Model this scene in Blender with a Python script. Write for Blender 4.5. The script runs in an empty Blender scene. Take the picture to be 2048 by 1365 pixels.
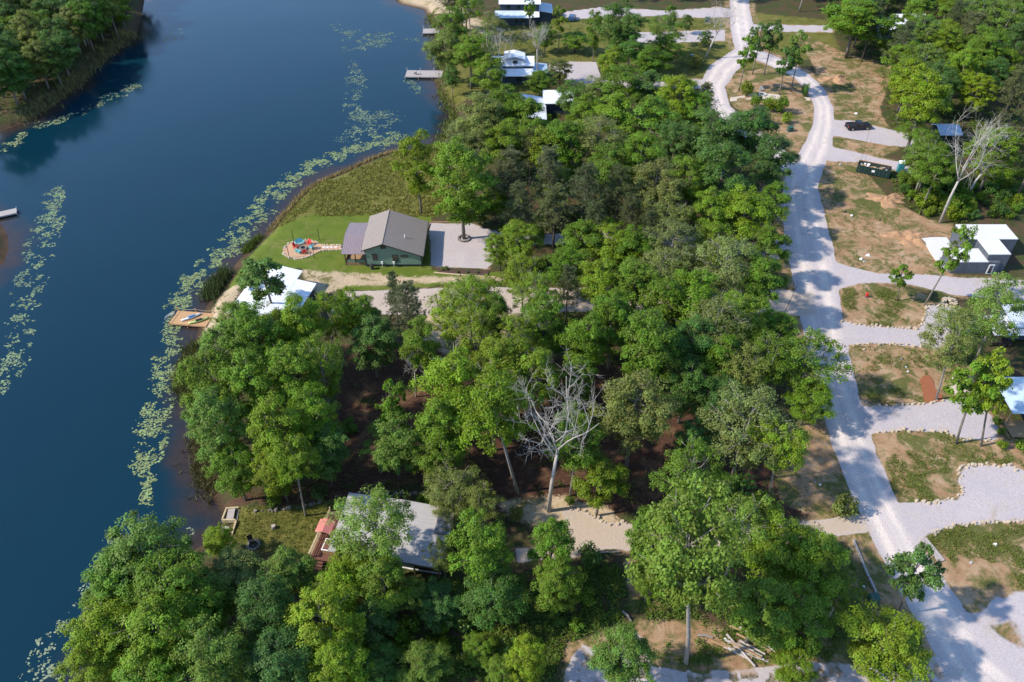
import bpy, bmesh, math, random
import numpy as np
from mathutils import Vector, Matrix
random.seed(7); rng = np.random.default_rng(7)
S = bpy.context.scene; COL = S.collection
R = math.radians

# ------------------------------------------------------------------ camera, sky, sun, exposure
PITCH = R(41.0); CAM = np.array([0., 0., 85.2]); FPX = 1593.0
cam = bpy.data.cameras.new('camera'); cam.lens = 28; cam.sensor_width = 36; cam.clip_start = 1; cam.clip_end = 8000
co = bpy.data.objects.new('camera', cam); COL.objects.link(co)
co.location = CAM; co.rotation_euler = (R(90) - PITCH, 0, 0); S.camera = co
SUN_EL = R(40); SUN_FROM = Vector((-math.cos(R(10)), -math.sin(R(10)), 0))   # horizontal direction towards the sun
sd = Vector((SUN_FROM.x * math.cos(SUN_EL), SUN_FROM.y * math.cos(SUN_EL), math.sin(SUN_EL)))
W = bpy.data.worlds.new('World'); S.world = W; W.use_nodes = True
wn = W.node_tree.nodes; wl = W.node_tree.links
sky = wn.new('ShaderNodeTexSky'); sky.sky_type = 'NISHITA'; sky.sun_disc = False
sky.sun_elevation = SUN_EL; sky.sun_rotation = math.atan2(sd.x, sd.y)
sky.air_density = 1.0; sky.dust_density = 0.15; sky.ozone_density = 4.0
wl.new(sky.outputs[0], wn['Background'].inputs[0]); wn['Background'].inputs[1].default_value = 0.15
sl = bpy.data.lights.new('sun', 'SUN'); sl.energy = 3.2; sl.angle = R(1.6); sl.color = (1.0, 0.91, 0.77)
so = bpy.data.objects.new('sun', sl); COL.objects.link(so); so.location = (-200, -60, 200)
so.rotation_euler = sd.to_track_quat('Z', 'Y').to_euler()
S.view_settings.view_transform = 'Standard'; S.view_settings.look = 'None'
S.view_settings.exposure = 1.05; S.view_settings.gamma = 1
try: S.view_settings.use_curve_mapping = False
except Exception: pass
S.render.engine = 'CYCLES'

FW = np.array([0, math.cos(PITCH), -math.sin(PITCH)]); UP = np.array([0, math.sin(PITCH), math.cos(PITCH)])
LAND = 1.2
def at(x, y, z=LAND):                     # photograph coordinate -> point at height z
    d = FW * FPX + np.array([1., 0, 0]) * (x - 1024) + UP * (682.5 - y)
    return CAM + d * ((z - CAM[2]) / d[2])
def A2(x, y, z=LAND):
    p = at(x, y, z); return (p[0], p[1])
def proj(P):
    v = np.asarray(P, float) - CAM; d = v @ FW
    return 1024 + FPX * v[0] / d, 682.5 - FPX * (v @ UP) / d
def depth(P): return float((np.asarray(P) - CAM) @ FW)
def poly(pts, z=LAND): return np.array([A2(x, y, z) for x, y in pts])

# ------------------------------------------------------------------ numeric helpers
def hash2(ix, iy, s):
    h = (ix.astype(np.int64) * 374761393 + iy.astype(np.int64) * 668265263 + s * 1442695041) & 0xffffffff
    h = ((h ^ (h >> 13)) * 1274126177) & 0xffffffff
    return ((h ^ (h >> 16)) & 0xffff) / 65535.0
def vnoise(x, y, s=0):
    ix = np.floor(x); iy = np.floor(y); fx = x - ix; fy = y - iy
    fx = fx * fx * (3 - 2 * fx); fy = fy * fy * (3 - 2 * fy)
    a = hash2(ix, iy, s); b = hash2(ix + 1, iy, s); c = hash2(ix, iy + 1, s); d = hash2(ix + 1, iy + 1, s)
    return (a * (1 - fx) + b * fx) * (1 - fy) + (c * (1 - fx) + d * fx) * fy
def sdist(P, Q):                          # signed distance of points Q (n,2) to polygon P, positive inside
    x, y = Q[:, 0], Q[:, 1]; best = np.full(len(Q), 1e18); ins = np.zeros(len(Q), bool)
    n = len(P)
    for i in range(n):
        a = P[i]; b = P[(i + 1) % n]; e = b - a
        t = np.clip(((x - a[0]) * e[0] + (y - a[1]) * e[1]) / (e @ e + 1e-12), 0, 1)
        best = np.minimum(best, (x - a[0] - t * e[0])**2 + (y - a[1] - t * e[1])**2)
        c = (a[1] > y) != (b[1] > y)
        ins ^= c & (x < (b[0] - a[0]) * (y - a[1]) / (b[1] - a[1] + 1e-12) + a[0])
    d = np.sqrt(best); return np.where(ins, d, -d)
def ldist(L, Q):                          # polyline rows (x,y,halfwidth): inside distance and lateral ratio
    best = np.full(len(Q), -1e9); lat = np.zeros(len(Q)); along = np.zeros(len(Q)); acc = 0
    for a, b in zip(L[:-1], L[1:]):
        e = b[:2] - a[:2]; l2 = e @ e; ln = math.sqrt(l2)
        t = np.clip(((Q[:, 0] - a[0]) * e[0] + (Q[:, 1] - a[1]) * e[1]) / l2, 0, 1)
        dx = Q[:, 0] - a[0] - t * e[0]; dy = Q[:, 1] - a[1] - t * e[1]
        hw = a[2] + (b[2] - a[2]) * t; d = hw - np.hypot(dx, dy)
        sg = (dx * e[1] - dy * e[0]) / ln
        m = d > best; best = np.where(m, d, best); lat = np.where(m, sg / hw, lat); along = np.where(m, acc + t * ln, along); acc += ln
    return best, lat, along
def sm(x, a, b):
    t = np.clip((x - a) / (b - a), 0, 1); return t * t * (3 - 2 * t)

# ------------------------------------------------------------------ layout of the place
SHORE_R = [(760,-60),(775,-15),(800,8),(850,20),(868,60),(872,100),(880,135),(870,160),(880,190),(905,215),(910,245),(895,270),(870,288),(840,297),(790,303),(760,312),(735,322),(700,340),(665,353),(630,368),(610,382),(590,402),(575,420),(555,445),(535,465),(510,490),(480,520),(458,553),(440,580),(425,600),(415,615),(408,640),(400,660),(392,690),(386,720),(382,760),(384,830),(392,900),(408,960),(432,1000),(446,1020),(450,1050),(432,1075),(400,1098),(350,1130),(290,1180),(255,1250),(225,1310),(200,1365),(190,1420),(150,1560)]
SHORE_L = [(-700,1560),(-500,1200),(-260,800),(-90,600),(-20,545),(6,525),(14,500),(12,470),(-4,447),(-60,420),(-90,350),(-60,300),(0,262),(60,240),(100,215),(130,190),(165,170),(170,140),(200,120),(240,90),(268,80),(280,40),(287,0),(290,-60)]
LAKE = poly(SHORE_R + SHORE_L, 0.0)
def gz(x, y):
    Q = np.array([[x, y]]); return float(land_h(Q)[0])
def land_h(Q, sdl=None):
    d = -sdist(LAKE, Q) if sdl is None else -sdl
    up = LAND * sm(d, -0.4, 3.6) + 0.0 * d
    dn = -1.6 * sm(-d, -0.3, 9)
    b = (vnoise(Q[:, 0] / 7, Q[:, 1] / 7, 3) - .5) * .22 + (vnoise(Q[:, 0] / 2.1, Q[:, 1] / 2.1, 4) - .5) * .07
    return np.where(d > -0.4, up, dn) + b * sm(d, 1, 5)
def line(pts): return np.array([[*A2(x, y), w] for x, y, w in pts])
ROAD = line([(2040,1480,3.4),(1985,1400,3.3),(1930,1310,3.2),(1863,1200,3.1),(1802,1100,2.9),(1750,1000,2.8),(1709,900,2.9),(1680,800,3.0),(1655,700,3.2),(1637,600,3.6),(1620,500,4.3),(1605,420,4.1),(1601,370,3.4),(1617,330,3.2),(1637,290,2.9),(1648,250,2.4),(1648,215,2.2),(1632,180,2.2),(1600,150,2.5),(1545,122,3.0),(1495,100,3.4),(1485,60,3.4),(1480,20,3.0),(1475,-40,3),(1450,-140,3)])
LOOP = line([(1490,105,3.2),(1445,138,3.6),(1424,172,3.2),(1436,212,2.8),(1480,250,2.6),(1540,300,2.8),(1597,345,3.0)])
DRIVES = {
 'a': [(1655,515),(1674,527),(1700,535),(1760,548),(1850,550),(1900,555),(2100,562),(2100,606),(2000,598),(1900,590),(1850,575),(1800,566),(1720,567),(1683,577),(1650,585)],
 'b': [(1660,640),(1690,645),(1730,652),(1800,657),(1835,660),(1852,640),(1853,612),(1880,610),(1912,616),(1908,640),(1965,625),(1975,655),(1930,665),(1890,690),(1870,697),(1760,688),(1703,690),(1670,700)],
 'c': [(1700,805),(1736,813),(1780,813),(1840,810),(1890,800),(1925,797),(1990,835),(1996,882),(1915,876),(1895,865),(1800,862),(1745,868),(1715,880)],
 'd': [(1770,1005),(1798,1005),(1850,1005),(1910,998),(1925,985),(1917,945),(1927,932),(2022,932),(2100,965),(2100,1043),(2048,1043),(1910,1050),(1866,1065),(1840,1085)],
 'e': [(1925,1240),(1949,1231),(1980,1205),(2060,1178),(2150,1180),(2150,1480),(2020,1480),(1950,1330)],
 'f': [(1535,480),(1580,470),(1580,515),(1540,505)],
 'g': [(690,583),(850,578),(1000,575),(1250,575),(1560,580),(1625,585),(1635,632),(1540,628),(1250,622),(1000,626),(840,630),(660,628)],
 'h': [(859,447),(940,447),(1000,466),(1110,468),(1300,462),(1560,495),(1560,518),(1300,488),(1110,488),(1002,492),(1000,515),(975,538),(862,532)],
 'i': [(1122,1025),(1150,1018),(1215,1045),(1260,1050),(1400,1045),(1560,1050),(1720,1030),(1740,1065),(1560,1090),(1400,1095),(1255,1100),(1200,1100),(1150,1115),(1035,1125),(1032,1098),(1110,1090),(1140,1060)],
 'j': [(1140,1318),(1165,1290),(1200,1300),(1270,1262),(1300,1290),(1310,1335),(1400,1345),(1560,1330),(1700,1322),(1890,1310),(1930,1370),(1930,1480),(1090,1480)],
 'k': [(1655,240),(1700,241),(1790,262),(1850,275),(1848,297),(1780,292),(1655,270)],
 'l': [(1645,288),(1700,302),(1765,318),(1885,340),(1885,360),(1800,343),(1715,324),(1640,322)],
 'm': [(1125,25),(1200,15),(1330,22),(1440,14),(1470,20),(1470,34),(1400,36),(1250,32),(1130,40)],
 'n': [(1240,66),(1450,60),(1450,82),(1240,88)],
 'o': [(1100,128),(1140,124),(1192,123),(1203,160),(1300,160),(1420,158),(1420,176),(1200,180),(1140,168),(1120,150),(1095,148)],
 'p': [(1500,50),(1560,50),(1665,52),(1665,65),(1560,63),(1500,62)],
}
DR_W = {k: poly(v) for k, v in DRIVES.items()}
LAWN = [poly([(520,482),(560,450),(620,430),(700,430),(862,432),(862,540),(1000,545),(1005,558),(850,575),(700,582),(640,572),(600,535),(520,560),(448,590),(462,560),(488,520)]),
        poly([(1590,885),(1642,885),(1697,990),(1650,1000),(1615,960)]),
        ]
MEADOW2 = poly([(455,1015),(560,1015),(690,1000),(665,1125),(560,1115),(470,1085)])
MEADOW = poly([(880,285),(840,296),(795,305),(700,341),(632,368),(592,403),(536,466),(560,452),(620,432),(870,434),(930,420),(950,350),(920,300)])
SAND = [poly([(600,538),(650,545),(700,546),(840,553),(1010,556),(1010,565),(840,566),(700,572),(640,592),(610,560)]),
        poly([(445,578),(405,640),(388,700),(440,690),(470,600),(480,570)]),
        poly([(1000,1000),(1120,990),(1220,1020),(1240,1050),(1140,1060),(1020,1040)]),
        poly([(860,590),(1100,640),(1100,760),(980,760),(840,680)]),
        poly([(790,-5),(900,-5),(960,40),(1010,60),(990,75),(940,60),(900,30),(850,22)])]
DIRT = [poly([(1565,290),(1520,255),(1560,275),(1625,275),(1600,310)]),
        poly([(1590,60),(1700,110),(1790,130),(1760,220),(1800,300),(1720,330),(1780,400),(1860,440),(1905,445),(1905,560),(1690,555),(1660,450),(1630,372),(1672,240),(1640,160)]),
        poly([(1679,613),(1683,577),(1720,567),(1800,575),(1855,590),(1852,640),(1835,660),(1730,652),(1690,645)]),
        poly([(1703,690),(1760,688),(1860,697),(1960,700),(1985,800),(1885,806),(1840,810),(1736,813)]),
        poly([(1741,873),(1800,862),(1895,865),(2100,880),(2100,960),(2022,932),(1927,932),(1917,945),(1925,985),(1850,1005),(1798,1005)]),
        poly([(1832,1069),(1866,1065),(1910,1050),(2100,1040),(2100,1185),(1980,1205),(1941,1231)]),
        poly([(1985,1255),(2048,1235),(2100,1260),(2100,1310),(2030,1305)]),
        poly([(1570,790),(1640,830),(1690,960),(1720,1035),(1640,1040),(1560,1000),(1540,880)]),
        poly([(1700,1060),(1745,1080),(1850,1270),(1880,1340),(1560,1345),(1600,1200),(1680,1150)]),
        poly([(1250,1120),(1350,1120),(1345,1230),(1260,1220)]),
        poly([(1130,1290),(1280,1240),(1400,1240),(1560,1310),(1560,1345),(1130,1400)]),
        poly([(1450,150),(1540,135),(1610,160),(1630,230),(1620,280),(1560,275),(1500,245),(1455,200)])]
FLOOR = poly([(690,690),(1000,700),(1400,760),(1560,800),(1640,900),(1640,1030),(1500,1045),(1250,1030),(1000,1000),(860,965),(640,1005),(440,1010),(470,990),(640,960)])
CLEAR = poly([(900,30),(1100,40),(1480,20),(1660,40),(1690,110),(1450,150),(1400,160),(1080,125),(1080,190),(960,190),(905,215),(885,190),(885,110)])

# ------------------------------------------------------------------ materials
def mat(name): 
    m = bpy.data.materials.new(name); m.use_nodes = True; return m
class N:
    def __init__(s, m): s.t = m.node_tree; s.b = s.t.nodes['Principled BSDF']; s.out = s.t.nodes['Material Output']
    def n(s, k, **kw):
        o = s.t.nodes.new('ShaderNode' + k)
        for a, v in kw.items(): setattr(o, a, v)
        return o
    def l(s, a, b): s.t.links.new(a, b)
    def noise(s, scale, detail=4, rough=.6, vec=None, dist=0):
        o = s.n('TexNoise'); o.inputs['Scale'].default_value = scale; o.inputs['Detail'].default_value = detail
        o.inputs['Roughness'].default_value = rough; o.inputs['Distortion'].default_value = dist
        if vec is not None: s.l(vec, o.inputs['Vector'])
        return o.outputs['Fac']
    def ramp(s, f, stops):
        o = s.n('ValToRGB'); e = o.color_ramp.elements
        while len(e) < len(stops): e.new(.5)
        for i, (p, c) in enumerate(stops): e[i].position = p; e[i].color = (*c, 1) if len(c) == 3 else c
        s.l(f, o.inputs[0]); return o.outputs[0]
    def math(s, op, a, b=None, c=None, clamp=False):
        o = s.n('Math', operation=op); o.use_clamp = clamp
        for i, v in enumerate((a, b, c)):
            if v is None: continue
            if isinstance(v, (int, float)): o.inputs[i].default_value = v
            else: s.l(v, o.inputs[i])
        return o.outputs[0]
    def mix(s, f, a, b, mode='MIX'):
        o = s.n('Mix', data_type='RGBA', blend_type=mode)
        for i, v in ((0, f), (6, a), (7, b)):
            if isinstance(v, (int, float)): o.inputs[i].default_value = v
            elif isinstance(v, tuple): o.inputs[i].default_value = (*v, 1)
            else: s.l(v, o.inputs[i])
        return o.outputs[2]
    def bump(s, h, st=.3, d=.05):
        o = s.n('Bump'); o.inputs['Strength'].default_value = st; o.inputs['Distance'].default_value = d
        s.l(h, o.inputs['Height']); s.l(o.outputs[0], s.b.inputs['Normal'])
    def obj(s): return s.n('TexCoord').outputs['Object']
    def pos(s): return s.n('NewGeometry').outputs['Position']

def simple(name, col, rough=.7, var=.25, scale=3., metal=0., spec=.4, bump=.0, streak=None):
    m = mat(name); k = N(m); v = k.pos()
    if streak:
        mp = k.n('Mapping'); k.l(v, mp.inputs[0]); mp.inputs['Scale'].default_value = streak; v = mp.outputs[0]
    f = k.noise(scale, 5, .65, v)
    c = k.ramp(f, [(.25, tuple(x * (1 - var) for x in col)), (.75, tuple(min(1, x * (1 + var)) for x in col))])
    k.l(c, k.b.inputs['Base Color']); k.b.inputs['Roughness'].default_value = rough
    k.b.inputs['Metallic'].default_value = metal; k.b.inputs['Specular IOR Level'].default_value = spec
    if bump: k.bump(k.noise(scale * 6, 4, .6, v), bump)
    return m
MT = {}
def mk(n, *a, **k): MT[n] = simple(n, *a, **k)
mk('white_metal', (.72, .74, .78), .45, .08, .8, spec=.5); mk('cool_metal', (.50, .58, .66), .4, .12, .6, spec=.5)
mk('mauve_metal', (.30, .235, .24), .45, .12, 1.2); mk('rib_mauve', (.24, .19, .2), .5, .1)
mk('shingle', (.235, .20, .175), .9, .28, 5, bump=.4); mk('grey_roof', (.36, .34, .33), .6, .10, 1.4, streak=(.4, 3, 1))
mk('dark_roof', (.13, .135, .15), .7, .2, 3); mk('sage', (.165, .25, .19), .75, .1, 1.5, streak=(.4, .4, 8))
mk('teal_wall', (.09, .16, .16), .75, .12, 1.5); mk('navy', (.035, .05, .07), .7, .15); mk('teal_bright', (.10, .22, .27), .6, .15)
mk('trim', (.03, .026, .025), .6, .2); mk('glass', (.02, .025, .03), .08, .1, spec=.8); mk('skirt', (.05, .05, .055), .8, .2)
mk('wood', (.30, .19, .10), .75, .25, 3, streak=(1, 9, 1)); mk('new_wood', (.46, .27, .13), .7, .16, 4); mk('old_wood', (.36, .32, .30), .85, .2, 4)
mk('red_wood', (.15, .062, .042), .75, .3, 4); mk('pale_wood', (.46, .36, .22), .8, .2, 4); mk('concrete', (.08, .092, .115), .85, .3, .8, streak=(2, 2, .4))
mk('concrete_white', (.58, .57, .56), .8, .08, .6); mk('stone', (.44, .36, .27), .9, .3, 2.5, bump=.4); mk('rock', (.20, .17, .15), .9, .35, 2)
mk('bark', (.17, .145, .125), .9, .35, 2.5, bump=.6, streak=(3, 3, .6)); mk('dead_bark', (.38, .345, .31), .85, .25, 2.5, bump=.3); mk('pale_bark', (.24, .215, .19), .85, .25, 2.5, bump=.3)
mk('brown_bark', (.13, .10, .085), .9, .3, 3)
mk('red_paint', (.55, .035, .03), .5, .1); mk('aqua_paint', (.12, .50, .55), .5, .1); mk('black_paint', (.006, .007, .012), .25, .1, spec=.6)
mk('blue_paint', (.02, .05, .11), .25, .1, spec=.6); mk('tyre', (.012, .012, .012), .9, .2); mk('chrome', (.5, .5, .52), .25, .05, metal=1)
mk('dark_green', (.015, .04, .035), .6, .2); mk('box_green', (.03, .085, .065), .55, .15); mk('toilet_teal', (.03, .20, .24), .5, .15)
mk('white_plastic', (.75, .75, .75), .5, .05); mk('blue_plastic', (.10, .28, .55), .4, .1); mk('lime_plastic', (.50, .58, .18), .4, .1)
mk('rust', (.30, .14, .06), .85, .3); mk('cardboard', (.42, .30, .18), .85, .2); mk('pink_metal', (.52, .19, .16), .5, .12, 2)
mk('mulch', (.07, .04, .03), .95, .3, 5); mk('orange_mulch', (.26, .09, .04), .95, .3, 5); mk('flag_stone', (.50, .42, .34), .9, .12, 2); mk('patio', (.44, .27, .16), .95, .2, 2)
mk('light_blue', (.38, .48, .58), .4, .08); mk('grey_metal', (.35, .36, .37), .5, .15)

def ground_material():
    m = mat('ground_cover'); k = N(m); P = k.pos()
    a = k.n('Attribute', attribute_name='zoneA'); b = k.n('Attribute', attribute_name='zoneB')
    sa = k.n('SeparateColor'); k.l(a.outputs['Color'], sa.inputs[0]); sb = k.n('SeparateColor'); k.l(b.outputs['Color'], sb.inputs[0])
    big = k.noise(.09, 5, .6, P); mid = k.noise(.45, 6, .65, P); fin = k.noise(2.6, 5, .7, P); grit = k.noise(11, 3, .8, P)
    patch = k.noise(.26, 9, .78, P, .5)
    edge = k.math('SUBTRACT', k.math('ADD', k.math('MULTIPLY', mid, .55), k.math('MULTIPLY', fin, .45)), .5)
    def wgt(w, amp=1.3, sharp=4.):
        return k.math('MULTIPLY_ADD', k.math('SUBTRACT', k.math('MULTIPLY_ADD', edge, amp, w), .5), sharp, .5, clamp=True)
    # undergrowth
    under = k.ramp(fin, [(.28, (.030, .026, .014)), (.5, (.045, .058, .016)), (.72, (.075, .10, .028))])
    under = k.mix(k.ramp(mid, [(.42, (0, 0, 0)), (.62, (1, 1, 1))]), under, (.085, .052, .032))
    # forest floor: leaf litter
    flo = k.ramp(fin, [(.25, (.040, .020, .013)), (.55, (.075, .038, .025)), (.8, (.14, .08, .05))])
    flo = k.mix(k.ramp(patch, [(.5, (0, 0, 0)), (.66, (1, 1, 1))]), flo, (.20, .115, .062))
    # lawn
    law = k.ramp(mid, [(.3, (.078, .115, .014)), (.55, (.115, .15, .019)), (.75, (.155, .165, .03))])
    law = k.mix(k.math('MULTIPLY', fin, .5), law, (.07, .11, .015))
    law = k.mix(k.ramp(patch, [(.53, (0, 0, 0)), (.66, (.8, .8, .8))]), law, (.19, .165, .06))
    mea = k.ramp(mid, [(.3, (.085, .085, .016)), (.5, (.145, .14, .03)), (.72, (.22, .18, .062))])
    mea = k.mix(k.math('MULTIPLY', grit, .55), mea, (.05, .06, .014))
    # sand and bare dirt with thin grass
    snd = k.ramp(fin, [(.25, (.34, .25, .15)), (.6, (.46, .36, .24)), (.8, (.54, .46, .34))])
    snd = k.mix(k.ramp(patch, [(.52, (0, 0, 0)), (.62, (1, 1, 1))]), snd, (.13, .12, .04))
    drt = k.ramp(mid, [(.25, (.23, .12, .06)), (.5, (.35, .22, .125)), (.75, (.45, .34, .23))])
    drt = k.mix(k.math('MULTIPLY', grit, .35), drt, (.20, .13, .08))
    grs = k.ramp(fin, [(.3, (.045, .062, .013)), (.7, (.115, .125, .03))])
    drt = k.mix(k.ramp(k.math('MULTIPLY_ADD', patch, .75, k.math('MULTIPLY', big, .3)), [(.495, (0, 0, 0)), (.575, (.92, .92, .92))]), drt, grs)
    # gravel with wheel tracks
    trk = k.n('Attribute', attribute_name='track').outputs['Fac']
    grv = k.ramp(grit, [(.2, (.29, .255, .27)), (.5, (.42, .375, .385)), (.8, (.55, .495, .50))])
    grv = k.mix(k.ramp(patch, [(.4, (0, 0, 0)), (.7, (.75, .75, .75))]), grv, (.49, .425, .395))
    grv = k.mix(k.math('MULTIPLY', trk, .95, clamp=True), grv, (.66, .57, .505))
    grv = k.mix(k.ramp(mid, [(.58, (0, 0, 0)), (.76, (.5, .5, .5))]), grv, (.34, .315, .335))
    tan = k.mix(k.ramp(grit, [(.3, (0, 0, 0)), (.7, (1, 1, 1))]), (.36, .28, .21), (.50, .41, .33))
    pebble = k.noise(6, 4, .75, P)
    grv = k.mix(k.ramp(pebble, [(.35, (.6, .6, .6)), (.5, (0, 0, 0))]), grv, (.25, .22, .22))
    grv = k.mix(k.ramp(patch, [(.56, (0, 0, 0)), (.68, (.6, .6, .6))]), grv, (.30, .235, .18))
    grv = k.mix(sb.outputs[2], grv, tan)
    # lake bed and wet margin
    bed = k.ramp(mid, [(.3, (.035, .022, .014)), (.7, (.09, .055, .034))])
    c = under
    c = k.mix(wgt(sb.outputs[0]), c, flo)
    c = k.mix(wgt(a.outputs['Alpha'], .9), c, mea)
    c = k.mix(wgt(sa.outputs[2], .9), c, law)
    c = k.mix(wgt(sb.outputs[1], 1.0), c, drt)
    c = k.mix(wgt(sa.outputs[1], 1.6), c, snd)
    c = k.mix(wgt(sa.outputs[0], .55, 5), c, grv)
    c = k.mix(b.outputs['Alpha'], c, bed)
    k.l(c, k.b.inputs['Base Color']); k.b.inputs['Roughness'].default_value = .95; k.b.inputs['Specular IOR Level'].default_value = .15
    k.bump(k.math('ADD', k.math('MULTIPLY', fin, .7), k.math('MULTIPLY', grit, .3)), .55, .18)
    return m
MT['ground'] = ground_material()

def water_material():
    m = mat('lake_water'); k = N(m); P = k.pos()
    sh = k.n('Attribute', attribute_name='shallow').outputs['Fac']
    mp = k.n('Mapping'); k.l(P, mp.inputs[0]); mp.inputs['Scale'].default_value = (1.0, .55, 1); mp.inputs['Rotation'].default_value = (0, 0, .35)
    w1 = k.noise(2.6, 4, .65, mp.outputs[0], .3); w2 = k.noise(.05, 4, .6, P)
    deep = k.mix(w2, (.0015, .019, .034), (.0028, .026, .042))
    c = k.mix(sh, deep, k.mix(k.noise(.9, 5, .7, P), (.016, .013, .012), (.06, .036, .024)))
    k.l(c, k.b.inputs['Base Color']); k.b.inputs['IOR'].default_value = 1.33
    k.b.inputs['Roughness'].default_value = .07; k.b.inputs['Specular IOR Level'].default_value = .5
    wp = k.ramp(k.noise(.035, 3, .6, P), [(.38, (.25, .25, .25)), (.62, (1, 1, 1))])
    k.bump(k.math('MULTIPLY', k.math('ADD', w1, k.math('MULTIPLY', k.noise(7, 3, .6, mp.outputs[0]), .35)), wp), .42, .055); return m
MT['water'] = water_material()

def leaf_material(name, trans=.34, dull=0.):
    m = mat(name); k = N(m)
    oi = k.n('ObjectInfo'); tn = k.n('Attribute', attribute_name='tint').outputs['Fac']
    hs = k.n('HueSaturation'); k.l(oi.outputs['Color'], hs.inputs['Color'])
    k.l(k.math('MULTIPLY_ADD', tn, .05, .475), hs.inputs['Hue'])
    k.l(k.math('MULTIPLY_ADD', tn, .95, .55), hs.inputs['Value']); hs.inputs['Saturation'].default_value = 1.0 - dull
    k.l(hs.outputs[0], k.b.inputs['Base Color']); k.b.inputs['Roughness'].default_value = .55; k.b.inputs['Specular IOR Level'].default_value = .28
    tr = k.n('BsdfTranslucent'); t2 = k.mix(.5, hs.outputs[0], (.16, .24, .02)); k.l(t2, tr.inputs[0])
    mx = k.n('MixShader'); mx.inputs[0].default_value = trans
    k.l(k.b.outputs[0], mx.inputs[1]); k.l(tr.outputs[0], mx.inputs[2]); k.l(mx.outputs[0], k.out.inputs[0]); return m
MT['leaf'] = leaf_material('foliage'); MT['needle'] = leaf_material('needles', .2, .05); MT['pad'] = leaf_material('lily_leaf', .1)

# ------------------------------------------------------------------ object helpers
def tag(o, label=None, cat=None, group=None, kind=None):
    if label: o['label'] = label
    if cat: o['category'] = cat
    if group: o['group'] = group
    if kind: o['kind'] = kind
    return o
def link(name, me, parent=None):
    o = bpy.data.objects.new(name, me); COL.objects.link(o)
    if parent is not None: o.parent = parent
    return o
def thing(name, label, cat, loc=(0, 0, 0), rz=0, group=None):
    o = bpy.data.objects.new(name, None); COL.objects.link(o); o.empty_display_size = .3
    o.location = loc; o.rotation_euler = (0, 0, rz); return tag(o, label, cat, group)
def fast_mesh(name, V, F, mats, smooth=False, tint=None):
    me = bpy.data.meshes.new(name); V = np.asarray(V, np.float32); F = np.asarray(F, np.int32); n = F.shape[1]
    me.vertices.add(len(V)); me.vertices.foreach_set('co', V.ravel())
    me.loops.add(F.size); me.loops.foreach_set('vertex_index', F.ravel())
    me.polygons.add(len(F)); me.polygons.foreach_set('loop_start', np.arange(0, F.size, n, dtype=np.int32))
    me.polygons.foreach_set('loop_total', np.full(len(F), n, np.int32))
    if smooth: me.polygons.foreach_set('use_smooth', np.ones(len(F), bool))
    for m in (mats if isinstance(mats, list) else [mats]): me.materials.append(MT[m])
    if tint is not None:
        at_ = me.attributes.new('tint', 'FLOAT', 'POINT'); at_.data.foreach_set('value', np.asarray(tint, np.float32))
    me.update(calc_edges=True); return me
class MB:
    def __init__(s): s.v = []; s.f = []
    def add(s, v, f):
        b = len(s.v); s.v += [tuple(p) for p in v]; s.f += [tuple(i + b for i in q) for q in f]; return s
    def box(s, c, d, rz=0, rx=0, ry=0):
        M = Matrix.Translation(c) @ Matrix.Rotation(rz, 4, 'Z') @ Matrix.Rotation(ry, 4, 'Y') @ Matrix.Rotation(rx, 4, 'X')
        v = [M @ Vector((x * d[0] / 2, y * d[1] / 2, z * d[2] / 2)) for x in (-1, 1) for y in (-1, 1) for z in (-1, 1)]
        return s.add(v, [(0, 1, 3, 2), (4, 6, 7, 5), (0, 4, 5, 1), (2, 3, 7, 6), (0, 2, 6, 4), (1, 5, 7, 3)])
    def bb(s, x0, x1, y0, y1, z0, z1): return s.box(((x0 + x1) / 2, (y0 + y1) / 2, (z0 + z1) / 2), (x1 - x0, y1 - y0, z1 - z0))
    def tube(s, pts, rad, n=6):
        rings = []
        for i, p in enumerate(pts):
            p = Vector(p); a = Vector(pts[max(i - 1, 0)]); b = Vector(pts[min(i + 1, len(pts) - 1)]); d = (b - a).normalized()
            q = d.to_track_quat('Z', 'Y'); r = rad[i] if hasattr(rad, '__len__') else rad
            rings.append([p + q @ Vector((r * math.cos(2 * math.pi * j / n), r * math.sin(2 * math.pi * j / n), 0)) for j in range(n)])
        v = [x for r_ in rings for x in r_]; f = []
        for i in range(len(pts) - 1):
            for j in range(n): f.append((i * n + j, i * n + (j + 1) % n, (i + 1) * n + (j + 1) % n, (i + 1) * n + j))
        f.append(tuple(range(n))[::-1]); f.append(tuple(range((len(pts) - 1) * n, len(pts) * n)))
        return s.add(v, f)
    def prism(s, base, top):               # matching loops of 3D points
        n = len(base); f = [tuple(range(n))[::-1], tuple(range(n, 2 * n))]
        f += [(i, (i + 1) % n, n + (i + 1) % n, n + i) for i in range(n)]
        return s.add(list(base) + list(top), f)
    def slab(s, quad, t=.12):              # top-surface corners, thickness downwards
        return s.prism([(x, y, z - t) for x, y, z in quad], quad)
    def build(s, name, m, parent=None, smooth=False):
        me = bpy.data.meshes.new(name); me.from_pydata(s.v, [], s.f); me.materials.append(MT[m])
        if smooth: me.polygons.foreach_set('use_smooth', [True] * len(me.polygons))
        me.update(); return link(name, me, parent)

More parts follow.
